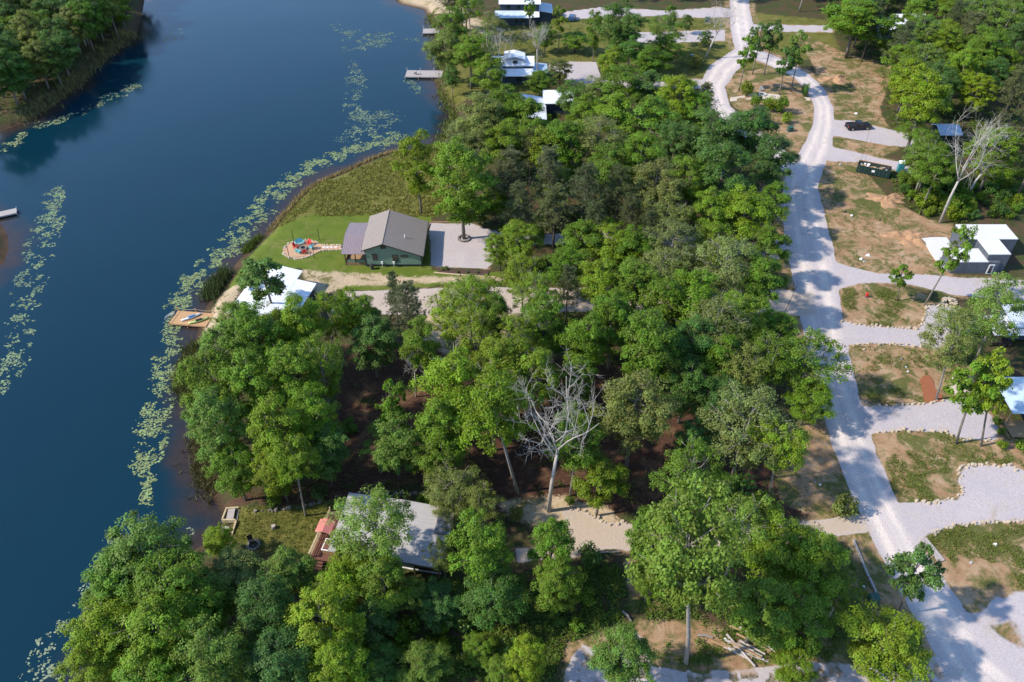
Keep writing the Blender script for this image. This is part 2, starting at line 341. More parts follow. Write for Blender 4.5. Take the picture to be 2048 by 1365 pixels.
# ------------------------------------------------------------------ ground, roads, lake
def build_ground():
    ang = np.concatenate([np.linspace(-180, -50, 26)[:-1], np.linspace(-50, -40, 14)[:-1], np.linspace(-40, 40, 560), np.linspace(40, 50, 14)[1:], np.linspace(50, 180, 26)[1:]])
    rad = np.concatenate([[4, 12, 20, 27], np.geomspace(33, 300, 470), np.geomspace(308, 4000, 36)])
    a = np.radians(ang); rr, aa = np.meshgrid(rad, a, indexing='ij')
    X = (rr * np.sin(aa)).ravel(); Y = (rr * np.cos(aa)).ravel(); Q = np.stack([X, Y], 1)
    sdl = sdist(LAKE, Q); Z = land_h(Q, sdl)
    jit = np.stack([vnoise(X / 1.3, Y / 1.3, 11) - .5, vnoise(X / 1.3, Y / 1.3, 12) - .5], 1) * .3
    Qj = Q + jit; soft = lambda d, w=.9: sm(d, -w, w)
    rd, lat, along = ldist(ROAD, Qj); ld, lat2, _ = ldist(LOOP, Qj)
    road = np.maximum(soft(rd, .45), soft(ld, .45)); dd = {k: sdist(v, Qj) for k, v in DR_W.items()}
    dmax = np.max(np.stack(list(dd.values())), 0); drive = soft(dmax, .45)
    gravel = np.maximum(road, drive); gravel = np.where(rr.ravel() > 420, 0, gravel)
    gravel = gravel - .55 * soft(dd['j'], .8) * (1 - road) * sm(vnoise(X / 1.6, Y / 1.6, 71) * .6 + vnoise(X / .6, Y / .6, 72) * .4, .42, .62)
    gravel = gravel * (1 - soft(sdist(DIRT[6], Qj), 1.5) * (1 - road))
    L = np.where(rd > ld, lat, lat2); inr = sm(np.maximum(rd, ld), 0, .8)
    track = np.exp(-((np.abs(L) - .42) / .17)**2) * inr * (.55 + .6 * vnoise(along / 5, L * 3, 21)) * (.6 + .5 * vnoise(X / 3, Y / 3, 5))
    track = np.clip(track * 1.15 + .75 * inr * np.exp(-(L / .9)**2) * vnoise(L * 14, along / 16, 9), 0, 1)
    mx = lambda ps, w=1.2: np.max(np.stack([soft(sdist(p, Qj), w) for p in ps]), 0)
    lawn = mx(LAWN); meadow = np.maximum(soft(sdist(MEADOW, Qj), 1.2), soft(sdist(MEADOW2, Qj), 1.2)); sand = mx(SAND, 2.0); dirt = mx(DIRT, 1.6); floor = soft(sdist(FLOOR, Qj), 3.)
    clear = soft(sdist(CLEAR, Qj), 3.); meadow = np.maximum(meadow, clear * .72); dirt = np.maximum(dirt, np.where(np.isin(np.arange(len(X)), []), 0, 0))
    shoulder = np.maximum(soft(rd + 2.2, 1.6), soft(dmax + 1.0, 1.0)) * .62; dirt = np.maximum(dirt, np.where(X > 30, shoulder, shoulder * .75))
    tan = np.maximum(soft(dd['i'], .8), .8 * soft(dd['g'], 1)); tan = np.maximum(tan, .12 * soft(dd['h'], 1))
    bank = sm(sdl, -2.2, .3)
    nr, nc = rr.shape
    i = np.arange(nr - 1)[:, None] * nc + np.arange(nc - 1)[None]; i = i.ravel()
    F = np.stack([i, i + 1, i + nc + 1, i + nc], 1)[:, ::-1]
    V = np.stack([X, Y, Z], 1)
    zA = np.stack([gravel, sand, lawn, meadow], 1); zB = np.stack([floor, dirt, tan, bank], 1)
    cen = F[:, 0]
    def fmax(d): return d[F].mean(1)
    owner = np.zeros(len(F), int); names = ['ground']
    far = rr.ravel()[F].mean(1) > 430
    for k_, d in dd.items():
        owner[(fmax(d) > 0) & ~far] = len(names); names.append('driveway')
    owner[(fmax(np.maximum(rd, ld)) > 0) & ~far] = len(names); names.append('road')
    # the disc around the foot of the camera
    def part(nm, sel):
        used = np.unique(F[sel]); mp = np.full(len(V), -1); mp[used] = np.arange(len(used))
        me = fast_mesh(nm, V[used], mp[F[sel]], 'ground', True)
        for an, arr in (('zoneA', zA), ('zoneB', zB)):
            at_ = me.attributes.new(an, 'FLOAT_COLOR', 'POINT'); at_.data.foreach_set('color', arr[used].astype(np.float32).ravel())
        at_ = me.attributes.new('track', 'FLOAT', 'POINT'); at_.data.foreach_set('value', track[used].astype(np.float32))
        tag(link(nm, me), kind='structure')
    for j, nm in enumerate(names):
        sel = owner == j
        if sel.any(): part(nm, sel)
    # water surface
    sel = (sdl[F].max(1) > -1.5)
    used = np.unique(F[sel]); mp = np.full(len(V), -1); mp[used] = np.arange(len(used))
    Vw = V[used].copy(); Vw[:, 2] = 0
    me = fast_mesh('lake', Vw, mp[F[sel]], 'water', True)
    sh = 1 - sm(sdl[used] + (vnoise(Vw[:, 0] / 2.5, Vw[:, 1] / 2.5, 8) - .5) * 3, .5, 6.0)
    at_ = me.attributes.new('shallow', 'FLOAT', 'POINT'); at_.data.foreach_set('value', (sh * .9).astype(np.float32))
    tag(link('lake', me), kind='structure')
build_ground()

# ------------------------------------------------------------------ vegetation prototypes (built 14 m tall, 4 m crown radius)
def rot_basis(n):
    t = rng.normal(size=n.shape); u = np.cross(n, t); u /= np.linalg.norm(u, axis=1, keepdims=True) + 1e-9
    return u, np.cross(n, u)
def leaf_quads(P, Nn, size, aspect=.62):
    u, w = rot_basis(Nn); s = size[:, None]; bend = Nn * s * .18
    V = np.stack([P - u * s, P - w * s * aspect + bend, P + u * s, P + w * s * aspect + bend], 1).reshape(-1, 3)
    return V, np.arange(len(V), dtype=np.int32).reshape(-1, 4)
def unit(n):
    v = rng.normal(size=(n, 3)); return v / np.linalg.norm(v, axis=1, keepdims=True)
def broadleaf(h=14., r=4., z0=.28, lobes=15, clumps=14, leaves=96, ls=.128, trunk_r=.2, spread=1., squash=1., bark='bark', lean=.5, limb_show=0, fork=.45):
    mb = MB(); lx, ly = rng.normal(0, lean, 2)
    tp = [(0, 0, -.3), (lx * .15, ly * .15, h * .2), (lx * .45 + rng.normal(0, .1), ly * .45, h * .42), (lx * .8, ly * .8, h * .66), (lx, ly, h * .9)]
    mb.tube(tp, [trunk_r * 1.25, trunk_r, trunk_r * .85, trunk_r * .55, trunk_r * .15], 7)
    cz0 = h * z0; cz = (cz0 + h) / 2; ch = (h - cz0) / 2
    LP = []; g = math.pi * (3 - math.sqrt(5)); off = rng.uniform(0, 6.28)
    for i in range(lobes):
        t = (i + .5) / lobes; zz = 1 - 2 * t; q = math.sqrt(max(0, 1 - zz * zz)); an = i * g + off
        k = rng.uniform(.40, .92) * spread; lr = rng.uniform(.24, .56)
        c = np.array([q * math.cos(an) * r * k + lx * .7, q * math.sin(an) * r * k + ly * .7, cz + zz * ch * rng.uniform(.58, .78) * squash])
        LP.append((c, lr * r))
        st = Vector(tp[2]).lerp(Vector(tp[4]), max(0, min(1, (c[2] - h * fork) / (h * .6)))) if c[2] > h * fork else Vector((lx * .4, ly * .4, max(h * .2, c[2] - h * .14)))
        en = Vector(c) + Vector((0, 0, lr * r * .4)); md = st.lerp(en, .55) + Vector((rng.normal(0, .2), rng.normal(0, .2), -.25))
        mb.tube([st, md, en], [trunk_r * .42, trunk_r * .27, .03], 5)
        for _ in range(2 + limb_show):
            d = unit(1)[0]; d[2] = abs(d[2]) * .7; e2 = en + Vector(d) * lr * r * rng.uniform(.6, 1.0)
            s2 = st.lerp(en, rng.uniform(.5, .9)); mb.tube([s2, s2.lerp(e2, .5) + Vector((0, 0, .1)), e2], [trunk_r * .2, trunk_r * .13, .02], 4)
    C = [np.array([lx, ly, cz])] ; CR = []
    cc = []; 
    for c, lr in LP:
        d = unit(clumps); d[:, 2] = np.where(d[:, 2] < -.35, -d[:, 2], d[:, 2])
        cc.append(c + d * lr * rng.uniform(.55, 1.05, (clumps, 1)) * np.array([1, 1, .8]))
    cc = np.concatenate(cc); nC = len(cc); cs = rng.uniform(.28, 1.15, nC)
    lc = rng.poisson(leaves, nC); idx = np.repeat(np.arange(nC), lc); n = len(idx)
    d = unit(n); d[:, 2] = np.abs(d[:, 2]) * .9 - .25
    P = cc[idx] + d * (cs[idx] * rng.uniform(.35, 1., n)**.6)[:, None] * np.array([.85, .85, .6]) + rng.normal(0, .13, (n, 3))
    out = P - np.array([lx * .7, ly * .7, cz - ch * .35]); out /= np.linalg.norm(out, axis=1, keepdims=True)
    Nn = d * .55 + out * .45 + np.array([0, 0, .35]) + unit(n) * .55; Nn /= np.linalg.norm(Nn, axis=1, keepdims=True)
    V, F = leaf_quads(P, Nn, ls * rng.uniform(.6, 1.25, n))
    ct = rng.uniform(0, 1, nC); tint = np.repeat(np.clip(ct[idx] * .55 + rng.uniform(0, .45, n), 0, 1), 4)
    tm = mb; me_t = bpy.data.meshes.new('trunk'); me_t.from_pydata(tm.v, [], tm.f); me_t.materials.append(MT[bark])
    me_t.polygons.foreach_set('use_smooth', [True] * len(me_t.polygons)); me_t.update()
    return me_t, fast_mesh('crown', V, F, 'leaf', False, tint)
def pine(h=14., r=4., z0=.38, whorls=12):
    mb = MB(); lx, ly = rng.normal(0, .3, 2)
    mb.tube([(0, 0, -.3), (lx * .3, ly * .3, h * .35), (lx * .7, ly * .7, h * .7), (lx, ly, h * .99)], [.2, .16, .1, .03], 7)
    Ps = []; Ds = []
    for i in range(whorls):
        t = (i + .5) / whorls; z = h * (z0 + (1 - z0) * t); L = r * (1.02 - t * .72) * (1 if t > .12 else .7)
        for j in range(rng.integers(5, 8)):
            an = rng.uniform(0, 6.28); e = rng.uniform(.6, 1.05) * L; up = rng.uniform(.02, .30)
            s = np.array([lx * t, ly * t, z]); en = s + np.array([math.cos(an) * e, math.sin(an) * e, e * up])
            mb.tube([s, (s + en) / 2 + np.array([0, 0, -.12]), en], [.055, .035, .012], 4)
            m = 17; q = rng.uniform(.25, 1.05, m)[:, None]; side = rng.normal(0, .17, (m, 3)) * e * np.array([1, 1, .5])
            Ps.append(s + (en - s) * q + side)
    TC = np.concatenate(Ps); k = 17; idx = np.repeat(np.arange(len(TC)), k); n = len(idx)
    d = unit(n); d[:, 2] = d[:, 2] * .8 + .2; d /= np.linalg.norm(d, axis=1, keepdims=True)
    ln = rng.uniform(.16, .34, n)[:, None]; u, w = rot_basis(d); wd = .022
    P0 = TC[idx]; V = np.stack([P0 - u * wd, P0 + u * wd, P0 + d * ln + u * wd * .5, P0 + d * ln - u * wd * .5], 1).reshape(-1, 3)
    tint = np.repeat(rng.uniform(0, 1, len(TC))[idx] * .6 + rng.uniform(0, .4, n), 4)
    me_t = bpy.data.meshes.new('trunk'); me_t.from_pydata(mb.v, [], mb.f); me_t.materials.append(MT['brown_bark'])
    me_t.polygons.foreach_set('use_smooth', [True] * len(me_t.polygons)); me_t.update()
    return me_t, fast_mesh('crown', V, np.arange(len(V), dtype=np.int32).reshape(-1, 4), 'needle', False, tint)
def bare(h=14., r=4., fork=.5, levels=4, bark='dead_bark', tr=.24, kids=4, first=5):
    tk = MB(); br = MB(); lx, ly = rng.normal(0, .5, 2)
    pts = [Vector((0, 0, -.3)), Vector((lx * .3, ly * .3, h * .25)), Vector((lx * .6 + .15, ly * .6, h * fork))]
    tk.tube(pts, [tr * 1.2, tr, tr * .75], 8)
    def grow(p, d, L, rd, lev):
        n = 4; P = [p]; R_ = [rd]
        for i in range(n):
            d = (d + Vector(rng.normal(0, .17, 3)) + Vector((0, 0, .06))).normalized(); P.append(P[-1] + d * L / n); R_.append(rd * (1 - .72 * (i + 1) / n))
        br.tube(P, R_, 5 if lev > 1 else 3)
        if lev <= 0: return
        for _ in range(kids + (lev == 1)):
            t = rng.uniform(.3, 1.); j = min(n - 1, int(t * n)); q = P[j].lerp(P[j + 1], t * n - j)
            dd = (d * rng.uniform(.35, 1.) + Vector(unit(1)[0]) * .85); dd.normalize()
            grow(q, dd, L * rng.uniform(.38, .62), max(.012, rd * .46), lev - 1)
    for i in range(first):
        an = i * 2 * math.pi / first + rng.uniform(-.4, .4); e = rng.uniform(.5, 1.0)
        grow(pts[2] + (pts[1] - pts[2]) * rng.uniform(0, .25) * (i > 1), Vector((math.cos(an) * e * .8, math.sin(an) * e * .8, rng.uniform(.55, 1.2))).normalized(), (h * (1 - fork)) * rng.uniform(.62, .95), tr * .45, levels - 1)
    out = []
    for nm, m in (('trunk', tk), ('branches', br)):
        me = bpy.data.meshes.new(nm); me.from_pydata(m.v, [], m.f); me.materials.append(MT[bark])
        me.polygons.foreach_set('use_smooth', [True] * len(me.polygons)); me.update(); out.append(me)
    return out
def bush(h=2., r=1.4, n=900, ls=.13):
    c = unit(16) * np.array([r * .6, r * .6, h * .28]) + np.array([0, 0, h * .5]); idx = rng.integers(0, 16, n)
    d = unit(n); P = c[idx] + d * np.array([r * .42, r * .42, h * .26]) * (rng.uniform(.4, 1, (n, 1))); P[:, 2] = np.maximum(P[:, 2], .03)
    Nn = d * .6 + np.array([0, 0, .5]) + unit(n) * .5; Nn /= np.linalg.norm(Nn, axis=1, keepdims=True)
    V, F = leaf_quads(P, Nn, ls * rng.uniform(.6, 1.3, n)); tint = np.repeat(np.clip(rng.uniform(0, .6, 16)[idx] + rng.uniform(0, .4, n), 0, 1), 4)
    mb = MB()
    for i in range(5):
        e = c[i]; mb.tube([(0, 0, -.1), (e[0] * .5, e[1] * .5, e[2] * .5), tuple(e)], [.05, .03, .015], 4)
    me_t = bpy.data.meshes.new('stem'); me_t.from_pydata(mb.v, [], mb.f); me_t.materials.append(MT['bark']); me_t.update()
    return me_t, fast_mesh('foliage', V, F, 'leaf', False, tint)
PRO = {
 'round': [broadleaf() for _ in range(4)],
 'full': [broadleaf(z0=.12, lobes=20, clumps=12, leaves=90, trunk_r=.2) for _ in range(4)],
 'high': [broadleaf(z0=.45, lobes=13, clumps=13, leaves=90, trunk_r=.18, bark='pale_bark', lean=.7) for _ in range(3)],
 'loose': [broadleaf(z0=.3, lobes=15, clumps=12, leaves=66, ls=.118, spread=1.12, limb_show=3, bark='pale_bark', trunk_r=.17) for _ in range(4)],
 'slim': [broadleaf(z0=.35, r=4., lobes=10, clumps=8, leaves=60, ls=.24, trunk_r=.2, spread=.95, lean=.9) for _ in range(3)],
 'pine': [pine() for _ in range(4)],
 'bare': [bare(tr=.2, kids=5), bare(first=4, fork=.42, tr=.18, kids=5), bare(fork=.5, tr=.18, kids=5), bare(fork=.42, tr=.17, levels=3, kids=5, first=6), bare(fork=.36, tr=.15, levels=3, kids=4, first=5)],
 'pole': [bare(fork=.78, levels=2, first=3, tr=.14, bark='brown_bark', kids=3)],
 'bush': [bush() for _ in range(4)],
}
CC = {'A': (.172, .250, .011), 'B': (.122, .208, .013), 'C': (.078, .155, .026), 'D': (.172, .200, .042), 'P': (.108, .128, .044), 'G': (.132, .218, .026)}
WORD = {'A': 'yellow-green', 'B': 'mid-green', 'C': 'blue-green', 'D': 'olive', 'P': 'grey-green', 'G': 'light-green'}
SHAPE = {'round': 'round-crowned broadleaf tree', 'full': 'low-crowned broadleaf tree', 'high': 'bare-trunked broadleaf tree', 'loose': 'open-branched broadleaf tree', 'slim': 'slender young tree', 'pine': 'wispy pine', 'bare': 'bare dead tree', 'pole': 'thin bare dead pole tree', 'bush': 'leafy shrub'}
NAME = {'pine': 'pine_tree', 'bare': 'dead_tree', 'pole': 'dead_tree', 'bush': 'shrub'}
cnt = [0]
MARKS = [(n_, A2(x_, y_)) for n_, x_, y_ in [('white dead tree',1097,1023),('log pile',1490,1298),('grey roof',800,1070),('picnic landing',460,1030),('orange dock',385,635),('white lakeside roof',570,580),('gravel parking',930,490),('utility trailer',872,732),('upright blue kayak',820,735),('concrete building',1940,520),('green dumpster',1740,350),('black pickup',1715,258),('teal cabins',1790,80),('pale fire ring',1525,190),('long grey dock',890,148),('navy house',1040,50),('long white cabin',1020,165),('half-hidden white cabin',1080,230),('mown roadside strip',1640,940),('drive mouth',1710,1050),('road junction',1600,600),('shared driveway',1200,600),('shared driveway',1000,605),('road fork',1440,120),('blue car',1144,40),('plank bridge',1865,1100),('weathered dock',10,430),('lily pads',150,1240),('lily pads',330,830),('lily pads',130,230),('patio chairs',1930,770),('pale blue roof',1885,285),('transformer box',1746,1202),('sandy drive tip',1170,1070),('meadow',760,380),('roadside wood edge',1560,400)]]
def plant(kind, x, y, h, r, col, where, label=None, tilt=(0, 0), variant=None, z=None):
    cnt[0] += 1; pr = PRO[kind]; me = pr[(cnt[0] * 7 + 3) % len(pr) if variant is None else variant]
    nm = NAME.get(kind, 'broadleaf_tree'); z = gz(x, y) if z is None else z
    near = min(MARKS, key=lambda q: (q[1][0] - x)**2 + (q[1][1] - y)**2)[0]; size = ('small', 'medium', 'tall')[(h > 9.5) + (h > 14.8)] if kind != 'bush' else ('low' if h < 2.2 else 'large')
    lab = label or f"{size} {'' if kind in ('bare', 'pole') else WORD[col] + ' '}{SHAPE[kind]} {where}, near the {near}"
    if len(lab.replace('-', ' ').split()) > 16: lab = lab.split(', near')[0]; near = where
    o = thing(nm, lab, {'bush': 'shrub', 'pine': 'pine tree', 'bare': 'dead tree', 'pole': 'dead tree'}.get(kind, 'tree'), (x, y, z), rng.uniform(0, 6.28) if tilt == (0, 0) else 0, None if label else f"{size} {WORD.get(col, 'bare')} {SHAPE[kind]}s {where} near the {near}")
    if kind == 'bush': o.scale = (r / 1.4, r / 1.4, h / 2)
    else: o.scale = (r / 4, r / 4, h / 14)
    if tilt != (0, 0): o.rotation_euler = (tilt[0], tilt[1], 0)
    link(me[0].name.split('.')[0], me[0], o)
    c = link(me[1].name.split('.')[0], me[1], o)
    if col in CC:
        b = CC[col]; j = rng.uniform(.82, 1.2); g = rng.uniform(.9, 1.1); c.color = (b[0] * j * g, b[1] * j, b[2] * j * rng.uniform(.8, 1.3), 1)
    return o
def crown(cx, cy, w, h, kind, col, where, label=None, cf=None):     # placed by where the crown shows
    cf = cf or {'full': .56, 'high': .7, 'pine': .66, 'bush': .5, 'bare': .65}.get(kind, .62)
    P = at(cx, cy, LAND + h * cf); r = w * .47 * depth(P) / FPX
    return plant(kind, P[0], P[1], h, r, col, where, label)
def based(bx, by, ty, w, kind, col, where, label=None, tx=None, variant=None):     # placed by its foot and its top
    B = at(bx, by); lo, hi = 1., 32.
    for _ in range(30):
        m = (lo + hi) / 2
        if proj((B[0], B[1], B[2] + m))[1] > ty: lo = m
        else: hi = m
    h = lo; r = w * .5 * depth((B[0], B[1], B[2] + h * .6)) / FPX; tilt = (0, 0)
    if tx is not None:
        T = at(tx, ty, B[2] + h); tilt = (max(-.3, min(.3, -(T[1] - B[1]) / h)), max(-.35, min(.35, (T[0] - B[0]) / h)))
    return plant(kind, B[0], B[1], h, r, col, where, label, tilt, variant)

W1 = 'in the lakeside grove'
for s in [(475,665,100,13,'full','B'),(450,715,110,16,'full','G'),(425,775,130,17,'full','B'),(515,700,130,18,'full','B'),(590,665,110,17,'round','A'),(500,790,130,18,'full','B'),
          (590,760,120,18,'round','B'),(440,865,125,16,'full','G'),(540,870,130,17,'round','A'),(625,850,110,16,'round','B'),(470,940,105,11,'full','B'),(565,668,90,14,'round','A'),
          (668,640,75,15,'loose','A'),(400,830,60,9,'full','G'),(645,745,100,18,'loose','A'),(650,905,110,12,'full','C'),(560,950,70,10,'full','A'),(700,625,75,12,'round','A'),(520,690,90,14,'full','A')]:
    crown(*s[:4], s[4], s[5], W1)
based(612,1033,880,95,'high','A',W1,'bright green tree on one thin pale trunk at the lawn edge below the lakeside grove')
based(545,985,900,80,'high','A',W1); based(575,1000,905,85,'high','A',W1)
based(552,640,508,105,'slim','C','', 'dark-leaved open tree standing against the white roof by the lake')
based(512,600,540,60,'slim','C','', 'small dark tree touching the far corner of the white lakeside roof')
W2 = 'in the lake corner grove'
for s in [(300,1115,180,15,'full','G'),(240,1180,160,14,'full','B'),(340,1190,170,15,'full','B'),(225,1275,150,13,'full','A'),(330,1290,170,14,'full','A'),(430,1330,150,13,'round','G'),(475,1150,115,9,'round','D'),
          (575,1155,115,10,'round','G'),(525,1230,130,13,'full','C'),(640,1250,150,14,'full','A'),(560,1330,150,12,'full','C'),(680,1340,120,11,'full','A'),(410,1240,120,11,'full','B'),(200,1340,130,11,'full','A'),(300,1370,150,11,'full','B'),(440,1190,100,9,'full','G')]:
    crown(*s[:4], s[4], s[5], W2)
crown(432,1085,66,6,'full','A','', 'small bright tree leaning over the shallow cove beside the timber-edged lawn')
W3 = 'around the grey-roofed house'
crown(742,1065,165,15,'loose','G','', 'light-green tree whose open crown hangs over the grey roof')
for s in [(705,1135,110,10,'round','A'),(770,1165,120,12,'round','B'),(690,1190,110,10,'full','A'),(960,1105,125,14,'round','B'),(990,1190,130,10,'full','C'),(1100,1095,105,13,'round','B'),(1110,1165,100,10,'full','B'),(880,1210,100,6,'full','C'),(900,975,120,9,'loose','D'),(960,1010,90,8,'loose','D'),(905,1020,90,7,'loose','D'),(740,1240,100,8,'full','C')]:
    crown(*s[:4], s[4], s[5], W3)
crown(820,1190,70,6,'full','G','', 'small blue-green tree below the front wall of the grey-roofed house')
based(892,1165,1078,58,'loose','D','', 'thin sapling rising in front of the grey roof eave')
W4 = 'along the bottom gravel track'
for s in [(1060,1325,85,9,'full','A'),(1250,1318,135,10,'round','G'),(1585,1335,85,8,'full','A'),(850,1335,110,7,'round','G'),(1010,1345,70,6,'full','B'),(960,1300,70,4,'full','B'),(760,1330,90,6,'full','C')]:
    crown(*s[:4], s[4], s[5], W4)
W5 = 'beside the lower drive'
for s in [(1310,1085,125,15,'round','B'),(1375,960,135,15,'loose','B'),(1300,1150,80,10,'full','B'),(1560,1110,160,14,'round','A'),(1640,1130,140,14,'round','B'),(1520,1210,150,13,'round','B'),(1600,1230,140,12,'full','B'),(1480,1060,130,15,'loose','G'),(1680,1190,90,9,'loose','B')]:
    crown(*s[:4], s[4], s[5], W5)
based(1372,1328,1010,215,'high','G','', 'tallest tree on a thick pale trunk beside the log pile', tx=1450)
crown(1775,1300,180,10,'round','A','', 'big bright yellow-green tree beside the lid box at the road bend')
based(1795,1232,1100,105,'slim','C','', 'spiky dark-green lone tree leaning over the road edge', tx=1845)
crown(1692,1012,60,4,'bush','D','', 'small grey-green bush at the mouth of the grey-roofed house drive')
W6 = 'in the brown-floored wood'
for s in [(780,820,75,13,'slim','B'),(790,895,125,11,'round','G'),(905,775,140,17,'round','A'),(880,860,110,14,'round','B'),(850,690,95,15,'round','B'),(950,680,110,15,'loose','A'),(1005,735,125,16,'round','A'),(985,800,130,16,'loose','A'),(885,925,110,11,'full','B'),(1070,765,110,15,'round','A'),(1085,650,110,16,'round','B'),(1140,850,70,11,'full','B'),(1040,690,100,15,'loose','A'),(905,640,110,15,'loose','A'),(1170,690,110,15,'round','B'),(1225,650,110,15,'round','B'),(1160,770,80,12,'full','B'),(745,690,110,12,'full','C'),(720,640,90,12,'round','B'),(940,610,110,13,'loose','A'),(1000,640,90,13,'round','B')]:
    crown(*s[:4], s[4], s[5], W6)
based(1035,985,745,150,'high','A','', 'leaning tree with long pale trunk left of the white dead tree', tx=965)
based(1140,992,850,105,'high','B','', 'dark trunked tree right of the white dead tree')
based(1193,1033,925,105,'round','A','', 'small bright yellow-green tree at the tip of the drive by the dead tree')
crown(1295,715,155,18,'round','B','', 'broad dense dome-shaped green tree in the middle of the wood')
crown(1268,825,165,17,'round','D','', 'broad olive-yellow tree right of the white dead tree')
based(1097,1023,752,190,'bare','x','', 'large white dead tree with forked bare branches by the sandy drive tip', tx=1125, variant=2)
crown(815,620,120,14,'pine','P',W6); crown(790,590,70,12,'pine','P',W6)
based(832,795,690,60,'bare','x','', 'thin grey snag standing beside the blue and white tarpaulin')
W7 = 'in the roadside wood'
for s in [(1385,600,120,15,'round','B'),(1450,540,130,16,'loose','D'),(1510,575,110,14,'round','B'),(1425,670,130,16,'loose','D'),(1480,640,120,15,'round','B'),(1535,500,90,13,'round','B'),(1610,730,150,13,'loose','B'),(1535,725,120,13,'loose','B'),(1480,745,110,13,'loose','D'),(1440,720,110,14,'round','B'),(1380,690,110,15,'round','C'),(1370,780,120,12,'full','C'),(1620,800,100,9,'full','B'),(1440,800,120,10,'full','C'),(1340,620,110,14,'round','B'),(1320,560,110,14,'loose','D'),(1270,570,110,14,'round','B'),(1340,500,120,14,'loose','D'),(1420,490,110,13,'round','A'),(1390,880,90,9,'full','C'),(1550,660,90,11,'round','B')]:
    crown(*s[:4], s[4], s[5], W7)
crown(1490,860,175,17,'loose','D','', 'wide olive-green open tree above the small mown strip by the road')
based(1535,1005,850,110,'high','A','', 'pale-trunked bright tree at the inner edge of the mown roadside strip', tx=1565)
for s in [(1480,985,110,5,'bush','C'),(1430,960,90,4,'bush','C'),(1530,1010,80,4,'bush','B'),(1400,1000,60,3,'bush','B')]: crown(*s[:4], s[4], s[5], 'under the roadside trees by the brown clearing')
based(1560,645,555,34,'pole','x','', 'thin dark leaning dead pole tree beside the road junction', tx=1600)
W8 = 'in the dense wood'
for s in [(1040,480,95,11,'round','A'),(1045,560,90,13,'loose','A'),(1155,480,110,11,'round','B'),(1225,495,110,11,'round','A'),(1195,570,100,13,'round','A'),(1130,540,80,11,'full','B'),(1225,620,90,12,'round','B'),(1075,600,100,13,'loose','A'),(1270,500,100,12,'round','B'),(960,600,90,12,'loose','A'),(1000,500,60,8,'full','A'),
          (1420,285,130,17,'round','C'),(1495,270,130,17,'round','C'),(1450,345,140,18,'round','C'),(1530,330,120,15,'round','C'),(1380,365,90,14,'round','B'),(1490,430,130,14,'round','A'),(1415,425,90,14,'round','A'),(1540,405,80,12,'round','B'),(1310,380,120,16,'round','D'),(1330,440,110,13,'loose','D'),
          (1300,250,120,17,'round','B'),(1235,235,110,15,'round','A'),(1190,290,120,16,'loose','D'),(1130,290,110,16,'round','B'),(1360,200,110,16,'round','A'),(1270,320,110,16,'round','B'),(1220,340,100,15,'round','B'),(1090,300,90,14,'round','A'),(1170,230,90,13,'round','B'),(1300,180,90,13,'round','C'),(1240,180,100,14,'round','B'),(1110,370,80,12,'full','A'),(1350,300,100,15,'full','C'),(1400,230,80,13,'full','B')]:
    crown(*s[:4], s[4], s[5], W8)
for s in [(1020,350,120,15,'pine','P'),(1100,350,110,16,'pine','P'),(1170,390,120,17,'pine','P'),(1110,420,110,14,'pine','P'),(1235,390,110,16,'pine','P'),(1260,440,90,14,'pine','P'),(1040,410,100,13,'pine','P'),(1135,575,75,12,'pine','P'),(1410,200,70,11,'pine','P'),(1300,460,80,12,'pine','P'),(1190,450,90,13,'pine','P'),(1060,300,80,13,'pine','P')]:
    crown(*s[:4], s[4], s[5], W8)
W9 = 'by the meadow shore'
for s in [(965,240,100,15,'round','D'),(1010,220,110,14,'round','B'),(1060,235,90,13,'round','B'),(1000,290,100,13,'round','A'),(960,300,80,12,'round','D'),(1040,280,90,13,'full','B'),(925,265,60,8,'full','D'),(960,420,60,6,'full','C'),(990,400,70,9,'full','B')]:
    crown(*s[:4], s[4], s[5], W9)
based(843,427,247,82,'full','A','', 'tall bright green tree alone on the meadow behind the green house')
based(928,478,278,135,'full','B','', 'big green tree in the stone ring on the gravel parking')
W10 = 'among the far cabins'
for s in [(915,55,80,15,'round','G'),(895,105,90,13,'round','D'),(940,110,80,14,'round','B'),(975,150,80,14,'round','A'),(965,100,70,13,'loose','G'),(1240,55,100,18,'round','C'),(1190,60,38,15,'full','B'),(1225,125,60,12,'round','A'),(1290,130,90,12,'round','B'),(1260,95,90,12,'round','C'),(1330,60,80,12,'loose','G'),(1330,100,80,9,'full','B'),(1060,20,30,13,'slim','B'),(1090,75,50,8,'full','B'),(1150,80,60,6,'full','B'),(1120,140,50,7,'full','D'),(1390,120,40,4,'bush','D'),(1410,75,30,5,'full','C'),(1340,40,30,12,'slim','B'),(1375,45,24,6,'full','C'),(985,60,60,12,'loose','D'),(940,20,60,14,'loose','B'),(1150,195,80,10,'full','C'),(1080,165,60,7,'full','B'),(1190,190,90,10,'full','D')]:
    crown(*s[:4], s[4], s[5], W10)
based(905,192,125,36,'round','C','', 'small dark round tree at the landward end of the long grey dock')
based(1117,105,10,32,'slim','A','', 'slender light-green tree beside the blue car parking')
based(1003,178,60,80,'bare','x','', 'grey bare tree in front of the far long white cabin roof')
based(1075,165,28,60,'bare','x','', 'bare white dead tree beside the far cabin porch')
based(1410,118,2,70,'bare','x','', 'pale leaning dead tree where the road forks', tx=1460)
for x in (898, 910, 922, 930): based(x + 3, 62, -60, 60, 'pine', 'P', W10)
W11 = 'on the road loop island'
for b in [(1478,182,70,'B',1500),(1505,149,45,'C',1525),(1528,150,40,'C',1552),(1558,190,95,'C',1575),(1582,184,60,'G',1605)]:
    based(b[0], b[1], b[2], 48, 'slim', b[3], W11, tx=b[4])
